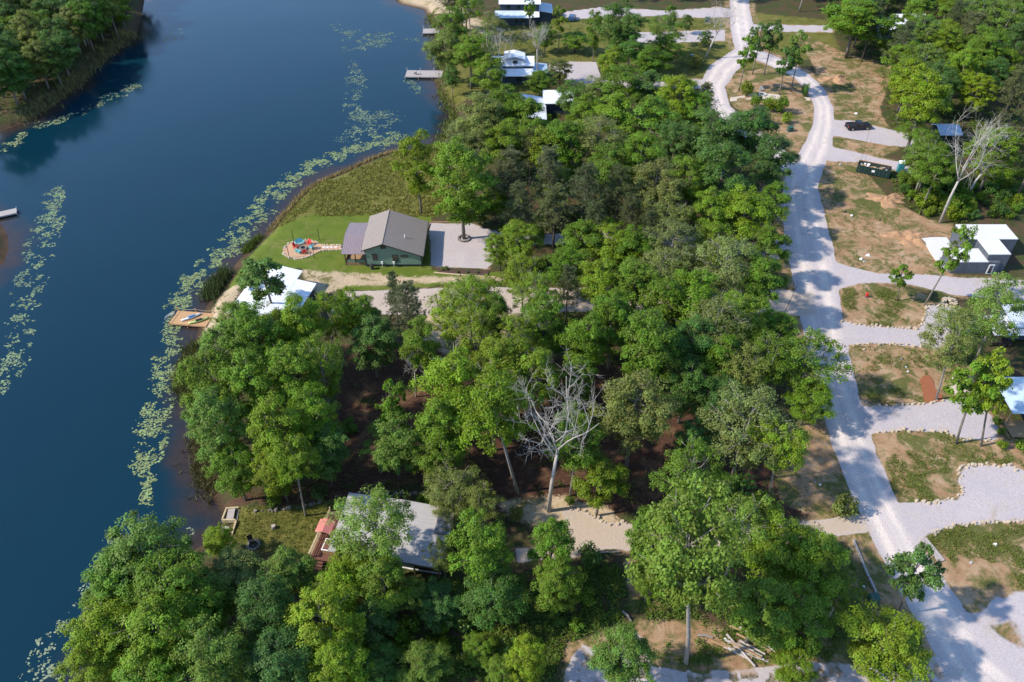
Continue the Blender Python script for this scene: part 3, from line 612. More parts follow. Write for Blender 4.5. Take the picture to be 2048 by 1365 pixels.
for s in [(1495,175,32,4,'bush','A'),(1512,200,26,4,'bush','B'),(1540,205,40,4,'bush','A'),(1565,205,36,5,'bush','B'),(1575,235,26,3,'bush','A'),(1525,235,40,4,'bush','D'),(1612,178,20,4,'bush','C')]: crown(*s[:4], s[4], s[5], W11)
W12 = 'on the stone-edged plots right of the road'
based(1848,612,452,64,'slim','B','', 'tall leafy leaning tree in front of the concrete building', tx=1938)
based(1795,602,528,44,'slim','B','', 'short slender tree on the grassy plot before the concrete building', tx=1806)
based(1945,736,560,120,'loose','G','', 'tall leaning tree with long grey trunk beside the dark porch cabin', tx=2020)
based(1872,800,610,105,'loose','D','', 'olive crooked tree growing from the orange mulch bed', tx=1915)
based(1912,888,720,95,'slim','B','', 'leafy young tree on the verge below the firepit patio', tx=1960)
based(1962,893,700,85,'slim','A','', 'leafy young tree in front of the blue-roofed cabin deck', tx=1995)
crown(1920,640,70,5,'full','B',W12); crown(1925,690,60,6,'full','B',W12); crown(1985,735,60,6,'full','B',W12)
for s in [(2005,888,26,1.6,'bush','A'),(2042,890,26,1.8,'bush','A'),(1995,840,24,1.6,'bush','B'),(2003,862,20,1.3,'bush','B')]: crown(*s[:4], s[4], s[5], 'beside the deck of the blue-roofed cabin')
W13 = 'in the wood behind the dumpster'
based(1692,116,-10,125,'round','B','', 'large dense green tree beside the teal barn-shaped cabins')
crown(1845,210,125,18,'round','A','', 'large bright yellow-green round tree behind the pickup drive')
for b in [(1810,302,240,60,'B',1825),(1830,330,255,50,'B',1850)]: based(b[0], b[1], b[2], b[3], 'loose', b[4-0] if False else 'B', W13)
for b in [(1880,445,215,120,1965,3,'pale dead tree rising from the brush behind the concrete building, taller of two'),(1930,400,245,110,2005,4,'pale dead tree before the small white-roofed cabin, shorter of two')]: based(b[0], b[1], b[2], b[3], 'bare', 'x', W13, b[6], tx=b[4], variant=b[5])
based(1714,352,195,16,'pole','x',W13,'tall thin bare pole standing before the green dumpster',tx=1756)
based(1722,345,270,12,'pole','x',W13,'short thin bare pole beside the taller one at the dumpster',tx=1745)
for s in [(1990,640,1,1,0,0)]: pass
F_WOOD = poly([(1700,120),(1790,140),(1765,215),(1800,290),(1870,330),(1790,370),(1830,430),(1920,440),(2150,470),(2300,300),(2250,-40),(1850,-40),(1640,-40),(1660,50)])
F_LEFT = poly([(-260,330),(-60,290),(0,235),(60,215),(120,178),(152,145),(195,108),(255,70),(270,0),(262,-60),(-300,-60)])
F_TOP = poly([(880,-10),(1100,-5),(1440,5),(1450,-70),(900,-70)]); F_TOP2 = poly([(1510,20),(1640,30),(1640,-60),(1510,-60)])
KEEP = [np.array(A2(x, y)) for x, y in [(1770,85),(1815,70),(1890,300),(2000,295),(1800,340),(1740,330),(1715,255),(1870,350),(1840,350),(1840,300),(1930,500),(2000,500)]]
def fill(P, step, where, mixk, jit=.4, hmin=11, hmax=17, keep=KEEP):
    lo = P.min(0); hi = P.max(0); y = lo[1]
    while y < hi[1]:
        x = lo[0]
        while x < hi[0]:
            q = np.array([x + rng.uniform(-jit, jit) * step, y + rng.uniform(-jit, jit) * step])
            u_, v_ = proj((q[0], q[1], 11.)); u2, v2 = proj((q[0], q[1], 1.))
            if sdist(P, q[None])[0] > 0 and -40 < u_ < 2085 and v_ < 1400 and v2 > -25 and sdist(LAKE, q[None])[0] < -2 and all(np.linalg.norm(q - c) > 6.5 for c in keep):
                k, c = mixk[rng.integers(len(mixk))]; h = rng.uniform(hmin, hmax); 
                if k == 'bush': h = rng.uniform(1.5, 3.5)
                plant(k, q[0], q[1], h, h * (.55 if k == 'bush' else rng.uniform(.24, .36)), c, where)
            x += step
        y += step
fill(F_WOOD, 6.8, W13, [('round', 'B'), ('round', 'C'), ('full', 'B'), ('full', 'A'), ('pine', 'P'), ('pine', 'P'), ('loose', 'G'), ('bush', 'B')])
fill(F_LEFT, 5.8, 'on the opposite bank', [('full', 'B'), ('full', 'C'), ('full', 'C'), ('full', 'D'), ('pine', 'P'), ('round', 'D')])
fill(F_TOP, 12, 'beyond the far cabins', [('round', 'B'), ('loose', 'G'), ('pine', 'P'), ('loose', 'D')])
fill(F_TOP2, 11, 'beyond the far lawn by the road', [('round', 'B'), ('high', 'B'), ('full', 'C')])
based(172,92,-15,60,'bare','x','', 'white bare dead tree on the far left bank', tx=140)
U1 = poly([(700,1180),(1240,1130),(1260,1230),(1130,1290),(1100,1365),(470,1400),(600,1230)]); U2 = poly([(1000,200),(1400,260),(1540,430),(1300,480),(1020,450),(960,330)])
U3 = poly([(1780,345),(1800,400),(1850,432),(1890,440),(2080,440),(2080,350),(1900,362)]); U4 = poly([(1000,420),(1560,520),(1560,600),(1000,560)])
for U_, st, w in ((U1, 4.2, 'on the brushy slope below the grey-roofed house'), (U2, 8, 'under the dense wood behind the parking'), (U3, 2.6, 'on the overgrown bank behind the concrete building'), (U4, 8, 'under the trees along the shared driveway')):
    fill(U_, st, w, [('bush', 'B'), ('bush', 'C'), ('bush', 'A')], keep=[])
for s in [(1180,1108,62,4,'bush','C'),(1140,1000,26,1.8,'bush','B'),(1030,1025,40,2.2,'bush','D'),(640,930,60,4,'bush','C'),(850,1000,40,2.5,'bush','B'),(545,1000,40,2,'bush','B'),(640,985,40,2.5,'bush','C'),(700,850,40,3,'bush','C')]: crown(*s[:4], s[4], s[5], 'at the edge of the brown wood clearing')

# ------------------------------------------------------------------ water plants and grasses
LR = np.random.default_rng(21)
def ngon_field(name, P, size, n, m, z, label, cat, col, zj=.015):
    k = len(P); a = LR.uniform(0, 6.28, k)[:, None] + np.arange(n)[None] * 2 * math.pi / n
    rx = (size * LR.uniform(.35, 1.0, k)**1.0 * (1 + .7 * (LR.uniform(0, 1, k) > .9)))[:, None] * LR.uniform(.8, 1.15, (k, n)); ry = rx * LR.uniform(.65, 1., (k, 1))
    V = np.stack([P[:, :1] + np.cos(a) * rx, P[:, 1:2] + np.sin(a) * ry, z + LR.uniform(0, zj, (k, 1)) + np.zeros((k, n))], 2).reshape(-1, 3)
    me = fast_mesh(name, V, np.arange(k * n).reshape(k, n), m, False, np.repeat(LR.uniform(0, 1, k), n))
    o = link(name, me); o.color = (*col, 1); return tag(o, label, cat, kind='stuff')
def band(pts, dens):
    out = []
    for (x0, y0, w0), (x1, y1, w1) in zip(pts[:-1], pts[1:]):
        a = np.array(A2(x0, y0, 0)); b = np.array(A2(x1, y1, 0)); ra = w0 / FPX * depth((*a, 0)); rb = w1 / FPX * depth((*b, 0))
        L = np.linalg.norm(b - a); n = int(L * (ra + rb) * dens * 30); t = LR.uniform(0, 1, n); r_ = ra + (rb - ra) * t
        an = LR.uniform(0, 6.28, n); q = np.sqrt(LR.uniform(0, 1, n)) * r_ * 1.4
        P = a + (b - a) * t[:, None] + np.stack([np.cos(an) * q, np.sin(an) * q * 1.1], 1)
        keep = (vnoise(P[:, 0] / 1.7, P[:, 1] / 1.7, 31) * .6 + vnoise(P[:, 0] / .55, P[:, 1] / .55, 32) * .5) > (.555 - .1 * dens) + .20 * (q / (r_ + .01))**2
        out.append(P[keep])
    P = np.concatenate(out); return P[sdist(LAKE, P) > .6]
R_BAND = [(800,272,22),(745,288,24),(690,302,22),(640,325,22),(590,352,22),(550,388,25),(520,418,27),(490,452,30),(460,490,30),(430,522,28),(400,552,28),(375,582,26),(356,612,22),(348,650,20),(338,700,24),(325,760,28),(312,810,30),(300,860,30),(294,920,28),(298,960,18),(297,1005,12)]
ngon_field('lily_pads', band(R_BAND, 1.25), .17, 6, 'pad', .012, 'pale green lily pads in a long ribbon beside the green house shore', 'lily pads', (.20, .245, .095))
far_b = [band(b, d) for b, d in [([(675,48,12),(700,70,20),(740,85,34),(775,72,20)], .75), ([(740,85,30),(700,100,18)], .6), ([(705,125,12),(715,180,20),(705,215,22)], .55), ([(700,215,20),(735,245,38),(780,240,30)], .8), ([(760,262,36),(700,280,32)], .9), ([(820,162,14),(835,185,12)], .8), ([(810,80,10),(850,85,10)], .5)]]
ngon_field('lily_pads', np.concatenate(far_b), .18, 6, 'pad', .012, 'scattered pale lily pads off the long grey docks', 'lily pads', (.155, .21, .12))
ngon_field('lily_pads', np.concatenate([band([(112,378,18),(104,420,22),(92,470,28),(72,520,25),(56,580,25),(50,630,28),(35,680,25),(15,730,30),(2,790,25)], .95)]), .18, 6, 'pad', .012, 'pale lily pads drifting off the left bank dock', 'lily pads', (.175, .23, .115))
ngon_field('lily_pads', np.concatenate([band([(275,170,14),(235,190,20),(200,205,18),(140,230,20),(90,250,20),(40,275,18),(5,305,18)], .62), band([(325,90,14),(355,60,12)], .4)]), .19, 6, 'pad', .012, 'sparse lily pads along the shaded left bank', 'lily pads', (.24, .27, .12))
ngon_field('lily_pads', np.concatenate([band([(185,1170,18),(150,1215,30),(110,1280,36),(70,1350,40),(40,1420,40)], .85), band([(245,1062,16),(225,1090,10)], .6), band([(365,1035,18),(380,1075,14)], .45)]), .15, 6, 'pad', .012, 'pale lily pads below the corner grove', 'lily pads', (.21, .25, .15))
def blades(name, P, h, w, label, cat, cols, k=5, mt='pad', lean=.35):
    n = len(P) * k; B = np.repeat(P, k, 0)[:, :2] + LR.normal(0, .12, (n, 2)); z = land_h(B); z = np.maximum(z, -.05)
    a = LR.uniform(0, 6.28, n); hh = h * LR.uniform(.5, 1.15, n); u = np.stack([np.cos(a), np.sin(a), 0 * a], 1) * w
    b0 = np.stack([B[:, 0], B[:, 1], z - .03], 1); d = np.stack([LR.normal(0, lean, n), LR.normal(0, lean, n), np.ones(n)], 1) * hh[:, None]
    V = np.stack([b0 - u, b0 + u, b0 + d + u * .3, b0 + d - u * .3], 1).reshape(-1, 3)
    me = fast_mesh(name, V, np.arange(len(V)).reshape(-1, 4), mt, False, np.repeat(LR.uniform(0, 1, n), 4))
    o = link(name, me); o.color = (*cols, 1); return tag(o, label, cat, kind='stuff')
def scatter(P, n, off=0):
    lo, hi = P.min(0), P.max(0); Q = LR.uniform(lo, hi, (n * 3, 2)); Q = Q[sdist(P, Q) > off][:n]; return Q
Q = scatter(MEADOW, 6500); Q = Q[vnoise(Q[:, 0] / 2.2, Q[:, 1] / 2.2, 41) > .26]
blades('meadow_grass', Q, .42, .05, 'rough tall grass between the lake shore and the green house lawn', 'grass', (.245, .23, .055), 6)
def along(pts, n, w):
    out = []
    for a, b in zip(pts[:-1], pts[1:]):
        A_, B_ = np.array(A2(*a, .2)), np.array(A2(*b, .2)); m = max(2, int(n / (len(pts) - 1))); t = LR.uniform(0, 1, (m, 1)); out.append(A_ + (B_ - A_) * t + LR.normal(0, w, (m, 2)))
    return np.concatenate(out)
blades('dry_shore_grass', along([(790,304),(735,323),(665,355),(612,382),(575,421),(540,462)], 700, .35), .8, .05, 'dry straw-coloured grass fringing the meadow shoreline', 'grass', (.32, .23, .10), 5)
blades('reeds', along([(452,548),(432,572),(418,596)], 420, .7), 1.7, .05, 'dark green reed clump at the shore above the orange dock', 'reeds', (.075, .10, .035), 6, lean=.2)
blades('reeds', along([(520,474),(500,492),(490,505)], 160, .5), 1.1, .05, 'small green reed tuft on the bank below the meadow', 'reeds', (.10, .13, .02), 6, lean=.2)
blades('reeds', along([(395,690),(378,735),(372,775),(392,800)], 900, .9), 1.3, .05, 'brown-green brushy reeds in the shallows below the orange dock', 'reeds', (.10, .10, .03), 6, lean=.4)
blades('reeds', along([(398,870),(402,930),(420,985)], 420, .9), .9, .05, 'thin brown weeds in the shallows beside the lakeside grove', 'reeds', (.12, .10, .04), 5, lean=.5)
blades('reeds', along([(262,70),(230,95),(170,150),(120,195),(40,245)], 700, 1.2), 1.2, .06, 'dry grass fringe along the far left bank', 'grass', (.17, .15, .055), 5)
blades('reeds', along([(858,30),(872,70),(880,120),(885,190),(908,235),(880,285)], 700, .9), .8, .06, 'green grass fringe along the shore between the grey docks', 'grass', (.14, .17, .03), 5)

# ------------------------------------------------------------------ buildings
def ribs(quad, n, name, m, parent, h=.05, w=.05):     # raised seams running down a metal roof slope (edge a-b top, d-c bottom)
    a, b, c, d = [Vector(p) for p in quad]; mb = MB()
    for i in range(n + 1):
        t = i / n; p = a.lerp(b, t); q = d.lerp(c, t); e = (b - a).normalized() * w / 2; up = Vector((0, 0, h))
        lo = Vector((0, 0, .004))
        mb.prism([p - e + lo, p + e + lo, q + e + lo, q - e + lo], [p - e + up, p + e + up, q + e + up, q - e + up])
    return tag(mb.build(name, m, parent), kind='stuff')
def window(parent, x, y, z, w, h, face='f', name='window', frame='trim'):
    f = MB(); g = MB(); t = .07
    if face == 'f':
        f.bb(x - w / 2 - t, x + w / 2 + t, y - .06, y + .02, z - h / 2 - t, z - h / 2); f.bb(x - w / 2 - t, x + w / 2 + t, y - .06, y + .02, z + h / 2, z + h / 2 + t)
        f.bb(x - w / 2 - t, x - w / 2, y - .06, y + .02, z - h / 2, z + h / 2); f.bb(x + w / 2, x + w / 2 + t, y - .06, y + .02, z - h / 2, z + h / 2)
        if h > 1: f.bb(x - w / 2, x + w / 2, y - .05, y + .02, z - .025, z + .025)
        g.bb(x - w / 2, x + w / 2, y - .025, y + .02, z - h / 2, z + h / 2)
    else:
        f.bb(x - .06, x + .02, y - w / 2 - t, y + w / 2 + t, z - h / 2 - t, z - h / 2); f.bb(x - .06, x + .02, y - w / 2 - t, y + w / 2 + t, z + h / 2, z + h / 2 + t)
        f.bb(x - .06, x + .02, y - w / 2 - t, y - w / 2, z - h / 2, z + h / 2); f.bb(x - .06, x + .02, y + w / 2, y + w / 2 + t, z - h / 2, z + h / 2)
        g.bb(x - .025, x + .02, y - w / 2, y + w / 2, z - h / 2, z + h / 2)
    o = f.build(name, frame, parent); g.build('pane', 'glass', o); return o

def green_house():
    W_, D = 10., 10.3; t = thing('green_house', 'sage green gabled house with brown shingle roof and mauve metal porch roof', 'house', (-26.2, 117.1, LAND - .1))
    L, PK, RT = 4.05, 5.3, 2.85; pu = 3.4
    MB().prism([(0, 0, .55), (W_, 0, .55), (W_, D, .55), (0, D, .55)], [(0, 0, RT - .1), (W_, 0, RT - .1), (W_, D, RT - .1), (0, D, RT - .1)]).build('wall', 'sage', t)
    g = MB()
    for y0, y1 in ((0, .2), (D - .2, D)):
        g.prism([(0, y0, RT - .1), (W_, y0, RT - .1), (pu, y0, PK - .12), (0, y0, L - .12)], [(0, y1, RT - .1), (W_, y1, RT - .1), (pu, y1, PK - .12), (0, y1, L - .12)])
    g.bb(0, .2, .2, D - .2, RT - .1, L - .15); g.build('gable_wall', 'sage', t)
    MB().bb(.1, W_ - .1, .1, D - .1, -.1, .55).build('foundation_skirt', 'skirt', t)
    o = .45; e = .5; s1 = (PK - L) / pu; s2 = (PK - RT) / (W_ - pu)
    r1 = [(pu, -e, PK), (pu, D + e, PK), (-o, D + e, L - s1 * o), (-o, -e, L - s1 * o)]; r2 = [(pu, D + e, PK), (pu, -e, PK), (W_ + o, -e, RT - s2 * o), (W_ + o, D + e, RT - s2 * o)]
    a = MB().slab(r1, .1).build('roof', 'shingle', t); MB().slab(r2, .1).build('roof', 'shingle', t)
    MB().tube([(pu, -e, PK), (pu, D + e, PK)], .07, 6).build('ridge_cap', 'shingle', a)
    f = MB()
    for p, q in (((pu, -e - .03, PK - .06), (-o, -e - .03, L - s1 * o - .06)), ((pu, -e - .03, PK - .06), (W_ + o, -e - .03, RT - s2 * o - .06))):
        p, q = Vector(p), Vector(q); f.prism([p + Vector((0, 0, -.16)), q + Vector((0, 0, -.16)), q + Vector((0, .05, -.16)), p + Vector((0, .05, -.16))], [p, q, q + Vector((0, .05, 0)), p + Vector((0, .05, 0))])
    f.build('fascia', 'trim', a)
    MB().bb(W_ + o, W_ + o + .12, -e, D + e, RT - s2 * o - .2, RT - s2 * o - .06).build('gutter', 'trim', a)
    MB().tube([(6.9, 3.4, 4.0), (6.9, 3.4, 4.6)], .1, 8).build('vent_pipe', 'white_plastic', a)
    window(t, pu, 0, 4.35, .8, .6); window(t, 1.75, 0, 2.2, .75, 1.15); window(t, 5.4, 0, 1.9, .95, 1.35); window(t, 7.0, 0, 2.35, 1.25, .32)
    for x in (0.05, W_ - .05): MB().bb(x - .06, x + .06, -.03, .03, -.05, (L if x < 1 else RT) - .2).build('corner_trim', 'trim', t)
    MB().tube([(W_ + .1, -.35, 0), (W_ + .1, -.35, RT - .5)], .05, 6).build('downspout', 'trim', t)
    for x in (2.9, 5.0): 
        b = MB().box((x, -.15, 1.0), (.35, .2, .5)).build('meter_box', 'white_plastic', t); MB().tube([(x, -.13, -.05), (x, -.13, .8)], .035, 5).build('conduit', 'white_plastic', b)
    # porch
    px0, py0, py1, ym = -4.15, .1, 9.7, 4.9; E_, RG = 2.95, 3.85
    q1 = [(px0, ym, RG), (.12, ym, RG), (.12, py0 - .3, E_), (px0, py0 - .3, E_)]; q2 = [(.12, ym, RG), (px0, ym, RG), (px0, py1 + .3, E_), (.12, py1 + .3, E_)]
    p = MB().slab(q1, .08).build('porch_roof', 'mauve_metal', t); p2 = MB().slab(q2, .08).build('porch_roof', 'mauve_metal', t)
    ribs(q1, 14, 'roof_seams', 'rib_mauve', p); ribs(q2, 14, 'roof_seams', 'rib_mauve', p2)
    MB().prism([(-3.75, .55, E_ - .1), (0, .55, E_ - .1), (0, .65, E_ - .1), (-3.75, .65, E_ - .1)], [(-3.75, .55, E_ + .05), (0, .55, E_ + .05), (0, .65, E_ + .05), (-3.75, .65, E_ + .05)]).build('porch_beam', 'trim', t)
    MB().bb(-3.7, -.05, .5, 9.3, .55, .7).build('porch_floor', 'wood', t)
    for x, y in ((-3.7, .5), (-.1, .5), (-3.7, 9.3), (-3.7, 4.9), (-1.9, .5)): MB().bb(x - .08, x + .08, y - .08, y + .08, -.05, 2.85).build('post', 'trim', t)
    MB().bb(-3.55, -.2, .46, .54, .72, 1.25).build('porch_panel', 'sage', t); MB().bb(-3.6, -.15, .40, .48, -.05, .62).build('skirt_panel', 'wood', t)
    MB().bb(-3.74, -3.66, .7, 9.1, .72, 1.2).build('porch_panel', 'wood', t)
    sc_ = MB(); 
    sc_.bb(-3.6, -.2, .47, .53, 1.25, 1.33); sc_.bb(-2.8, -2.72, .47, .53, 1.33, 2.8); sc_.build('screen_frame', 'trim', t)
    st = MB().bb(-4.75, -3.8, 4.2, 7.6, .35, .5).build('deck_step', 'pale_wood', t); MB().bb(-5.2, -4.75, 4.4, 7.4, .1, .25).build('deck_step', 'pale_wood', t)
    b = thing('trash_bin', 'dark round bin at the foot of the green house wall', 'bin', (-25.1, 116.4, LAND - .1))
    MB().tube([(0, 0, 0), (0, 0, .95)], [.3, .36], 10).build('body', 'skirt', b); MB().tube([(0, 0, .95), (0, 0, 1.05)], [.38, .3], 10).build('lid', 'trim', b)
green_house()

def white_house():
    t = thing('white_roof_house', 'lakeside house under a broad plain white metal roof partly behind trees', 'house', (-45.8, 99.65, LAND - .1), R(-11))
    MB().bb(.6, 7.0, .8, 12.2, 0, 3.0).build('wall', 'navy', t); MB().bb(7.0, 10.3, 2.1, 10.0, 0, 2.9).build('wing_wall', 'navy', t)
    q = [(3.7, 13, 4.1), (3.7, 0, 4.1), (7.5, 0, 3.55), (7.5, 13, 3.55)]; q0 = [(3.7, 0, 4.1), (3.7, 13, 4.1), (0, 13, 3.55), (0, 0, 3.55)]; q2 = [(7.5, 10.6, 3.53), (7.5, 1.4, 3.53), (10.9, 1.4, 3.1), (10.9, 10.6, 3.1)]
    for k in (q, q0, q2):
        r = MB().slab(k, .14).build('roof', 'white_metal', t); ribs(k, 26 if k is not q2 else 18, 'roof_seams', 'white_metal', r, .03, .04)
    window(t, 2.2, .8, 1.7, 1.1, 1.2, frame='white_plastic'); window(t, 5.2, .8, 1.7, 1.1, 1.2, frame='white_plastic')
    MB().bb(8.2, 9.1, 2.04, 2.12, .1, 2.1).build('door', 'white_plastic', t)
white_house()

def grey_house():
    t = thing('grey_roof_house', 'lake house with broad pale grey low roof and teal front wall', 'house', (-21.9, 55.2, LAND - .1), R(-10.5))
    Wd, D = 13.7, 7.9
    MB().bb(1.0, Wd - 3.6, 1.2, D - .5, .1, 3.0).build('wall', 'teal_wall', t); MB().bb(Wd - 3.6, Wd - .4, 1.5, D - .5, .1, 3.0).build('porch_wall', 'wood', t)
    f0, f1, b0, b1, m = 3.15, 3.05, 4.15, 4.05, 7.4
    q1 = [(0, D, b0), (m, D, b0 + .2), (m, 0, f0 + .2), (0, 0, f0)]; q2 = [(m, D, b0 + .2), (Wd, D, b1), (Wd, 0, f1), (m, 0, f0 + .2)]
    r1 = MB().slab(q1[::-1], .16).build('roof', 'grey_roof', t); r2 = MB().slab(q2[::-1], .16).build('roof', 'grey_roof', t)
    ribs([q1[0], q1[3], q1[2], q1[1]], 16, 'roof_seams', 'grey_roof', r1, .02, .04); ribs([q2[0], q2[3], q2[2], q2[1]], 16, 'roof_seams', 'grey_roof', r2, .02, .04)
    MB().tube([(m, D, b0 + .22), (m, 0, f0 + .22)], .06, 5).build('ridge_cap', 'grey_metal', r1)
    dz = MB().slab([(Wd - 1.7, 4.1, 4.15), (Wd + .25, 4.1, 4.1), (Wd + .25, 6.2, 4.4), (Wd - 1.7, 6.2, 4.45)], .3); dz.build('entry_roof', 'dark_roof', t)
    window(t, 9.0, 1.2, 2.2, .75, .5); MB().bb(.9, Wd - .3, 1.05, 1.18, .05, .32).build('sill_board', 'white_plastic', t)
    for x in (Wd - 3.4, Wd - .4): MB().bb(x - .07, x + .07, .5, .64, -.05, 3.0).build('post', 'wood', t)
    # raised deck towards the lake
    d = thing('deck', 'red-brown timber deck with slatted railing on the lake side of the grey-roofed house', 'deck', (-21.9, 55.2, LAND - .1), R(-10.5))
    for i in range(20):
        MB().bb(-2.6 + i * .19, -2.6 + i * .19 + .17, -.2, 7.0, .95, 1.02).build('plank', 'red_wood', d)
    for x, y in ((-2.5, 0), (-2.5, 3.4), (-2.5, 6.8), (-.4, 6.8), (.9, 6.8)): MB().bb(x - .07, x + .07, y - .07, y + .07, -.1, 2.0).build('post', 'pale_wood', d)
    MB().bb(-2.62, -2.42, -.2, 5.2, 1.98, 2.06).build('handrail', 'pale_wood', d)
    for z in (1.25, 1.5, 1.75): MB().bb(-2.54, -2.48, -.1, 6.8, z, z + .06).build('rail', 'pale_wood', d)
    for k in range(6): MB().box((-1.5, 6.2 + .02 * k, 1.15 + k * .16), (2.2, .05, .07), rz=.35).build('rail_slat', 'pale_wood', d)
    MB().bb(-.6, 1.0, 6.75, 6.9, 1.98, 2.06).build('handrail', 'pale_wood', d)
    s = MB()
    for k in range(4): s.bb(-2.0, -.9, -.2 - .3 * (k + 1), -.2 - .3 * k, .7 - .22 * k, .76 - .22 * k)
    s.build('stairs', 'red_wood', d)
    c = thing('grill_canopy', 'small gabled canopy with pink-red metal roof on the timber deck', 'canopy', (*A2(655, 1072, 2.2), LAND + .9), R(-10.5))
    for sx in (-1, 1):
        q = [(0, -.95, 2.3), (0, .95, 2.3), (sx * 1.0, .95, 1.95), (sx * 1.0, -.95, 1.95)]
        r = MB().slab(q if sx < 0 else q[::-1], .05).build('roof', 'pink_metal', c); ribs([q[0], q[1], q[2], q[3]], 6, 'roof_seams', 'pink_metal', r, .03, .05)
        for sy in (-.8, .8): MB().tube([(sx * .85, sy, 0), (sx * .85, sy, 2.02)], .04, 5).build('post', 'white_plastic', c)
    p = thing('hot_tub', 'brown covered square tub with pale rim on the timber deck', 'hot tub', (*A2(662, 1097, 2.2), LAND + .92), R(-10.5))
    MB().bb(-.8, .8, -.8, .8, 0, .7).build('tub', 'wood', p); MB().bb(-.72, .72, -.72, .72, .76, .84).build('cover', 'red_wood', p); MB().bb(-.86, .86, -.86, .86, .7, .76).build('rim', 'white_plastic', p)
grey_house()

def concrete_house():
    z = LAND - .1; t = thing('concrete_building', 'unfinished grey concrete building with flat white roofs and one framed door', 'building', (77.9, 114.9, z))
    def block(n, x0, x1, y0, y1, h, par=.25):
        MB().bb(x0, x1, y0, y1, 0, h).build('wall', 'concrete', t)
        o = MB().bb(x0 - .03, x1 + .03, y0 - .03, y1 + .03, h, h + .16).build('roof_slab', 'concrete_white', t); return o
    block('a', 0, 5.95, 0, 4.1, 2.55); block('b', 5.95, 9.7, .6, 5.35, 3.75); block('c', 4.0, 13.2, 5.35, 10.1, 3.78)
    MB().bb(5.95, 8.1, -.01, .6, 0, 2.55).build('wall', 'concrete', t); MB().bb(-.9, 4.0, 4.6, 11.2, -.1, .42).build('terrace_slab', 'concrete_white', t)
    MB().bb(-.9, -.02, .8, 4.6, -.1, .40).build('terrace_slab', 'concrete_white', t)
    d = MB().bb(6.35, 7.35, -.08, -.015, .05, 2.1).build('door', 'white_plastic', t); MB().bb(6.55, 7.15, -.11, -.085, .3, 1.9).build('pane', 'glass', d)
    MB().bb(4.15, 4.21, 4.2, 5.3, .5, 2.6).build('courtyard_opening', 'trim', t)
concrete_house()

def cabin(name, label, loc, rz, blocks, roofs, wall, wins=(), extra=None):
    t = thing(name, label, 'house', (loc[0], loc[1], LAND - .1), R(rz))
    for b in blocks: MB().bb(*b[:6]).build('wall', b[6] if len(b) > 6 else wall, t)
    for q, m, n in roofs:
        r = MB().slab(q, .12).build('roof', m, t)
        if n: ribs(q, n, 'roof_seams', m, r, .05, .06)
    for w in wins: window(t, *w)
    return t
c1 = cabin('navy_cabin', 'navy two-storey house with stepped white metal roofs at the far end', (-3.5, 238), 0,
      [(0, 11.5, 3, 12, 0, 5.6), (0, 9, 1, 3, 0, 2.7), (11.5, 15.2, 4, 11.5, 0, 2.7)],
      [([(-.4, 8, 7.0), (11.9, 8, 7.0), (11.9, 2.6, 5.6), (-.4, 2.6, 5.6)], 'white_metal', 20), ([(11.9, 8, 7.0), (-.4, 8, 7.0), (-.4, 12.6, 5.6), (11.9, 12.6, 5.6)], 'white_metal', 20),
       ([(-1.5, 3, 3.6), (6, 3, 3.6), (8.2, -.4, 2.7), (-1.5, -.4, 2.7)], 'cool_metal', 12), ([(6, 3, 3.6), (11.5, 3, 3.3), (11.5, .2, 2.72), (8.2, -.4, 2.7)], 'white_metal', 8), ([(11.5, 11.6, 3.3), (15.6, 11.6, 2.7), (15.6, 3.6, 2.7), (11.5, 3.6, 3.3)], 'cool_metal', 10)],
      'navy', [(2.5, 3, 4.6, .8, .9), (5.5, 3, 4.6, .8, .9), (9.5, 3, 4.6, .8, .9), (4.8, 1, 1.6, .9, 1.4), (6.6, 1, 1.6, .9, 1.4)])
c2 = cabin('long_white_cabin', 'dark cabin with long bright white roofs beside the long grey dock', (-6.2, 195.6), 0,
      [(.4, 11.2, 1.5, 8, 0, 3.2), (4.5, 9.2, 4.2, 8.2, 3.2, 5.0, 'white_metal'), (11.4, 15, 3, 8, 0, 2.2)],
      [([(-.3, 2.1, 3.75), (11.5, 2.1, 3.75), (11.5, -.4, 2.85), (-.3, -.4, 2.85)], 'white_metal', 22), ([(-1, 7.2, 5.0), (11.9, 7.2, 5.0), (11.9, 3.3, 3.95), (-1, 3.3, 3.95)], 'white_metal', 22),
       ([(4.2, 8.6, 5.7), (6.9, 8.6, 6.1), (6.9, 4.0, 6.1), (4.2, 4.0, 5.3)], 'white_metal', 0), ([(6.9, 8.6, 6.1), (9.6, 8.6, 5.3), (9.6, 4.0, 5.3), (6.9, 4.0, 6.1)], 'white_metal', 0), ([(11.6, 8.4, 2.9), (15.3, 8.4, 2.5), (15.3, 2.6, 2.4), (11.6, 2.6, 2.8)], 'light_blue', 8)],
      'navy', [(7.0, 4.2, 4.4, 1.0, 1.0), (3, 1.5, 1.5, 1.2, 1.4), (8, 1.5, 1.5, 1.2, 1.4)])
c3 = cabin('wooded_white_cabin', 'cabin with white roofs half hidden among trees below the long white cabin', (2.2, 171), 0,
      [(.3, 5.6, .5, 11.5, 0, 2.6), (5.6, 12, 8, 13, 0, 3.0)],
      [([(-.2, 12, 3.6), (-.2, 0, 3.6), (5.8, 0, 2.6), (5.8, 12, 2.6)], 'white_metal', 18), ([(5.2, 13.6, 3.8), (12.6, 13.6, 3.8), (12.6, 7.6, 3.1), (5.2, 7.6, 3.1)], 'white_metal', 14)], 'navy', [(3, .5, 1.4, 1, 1)])
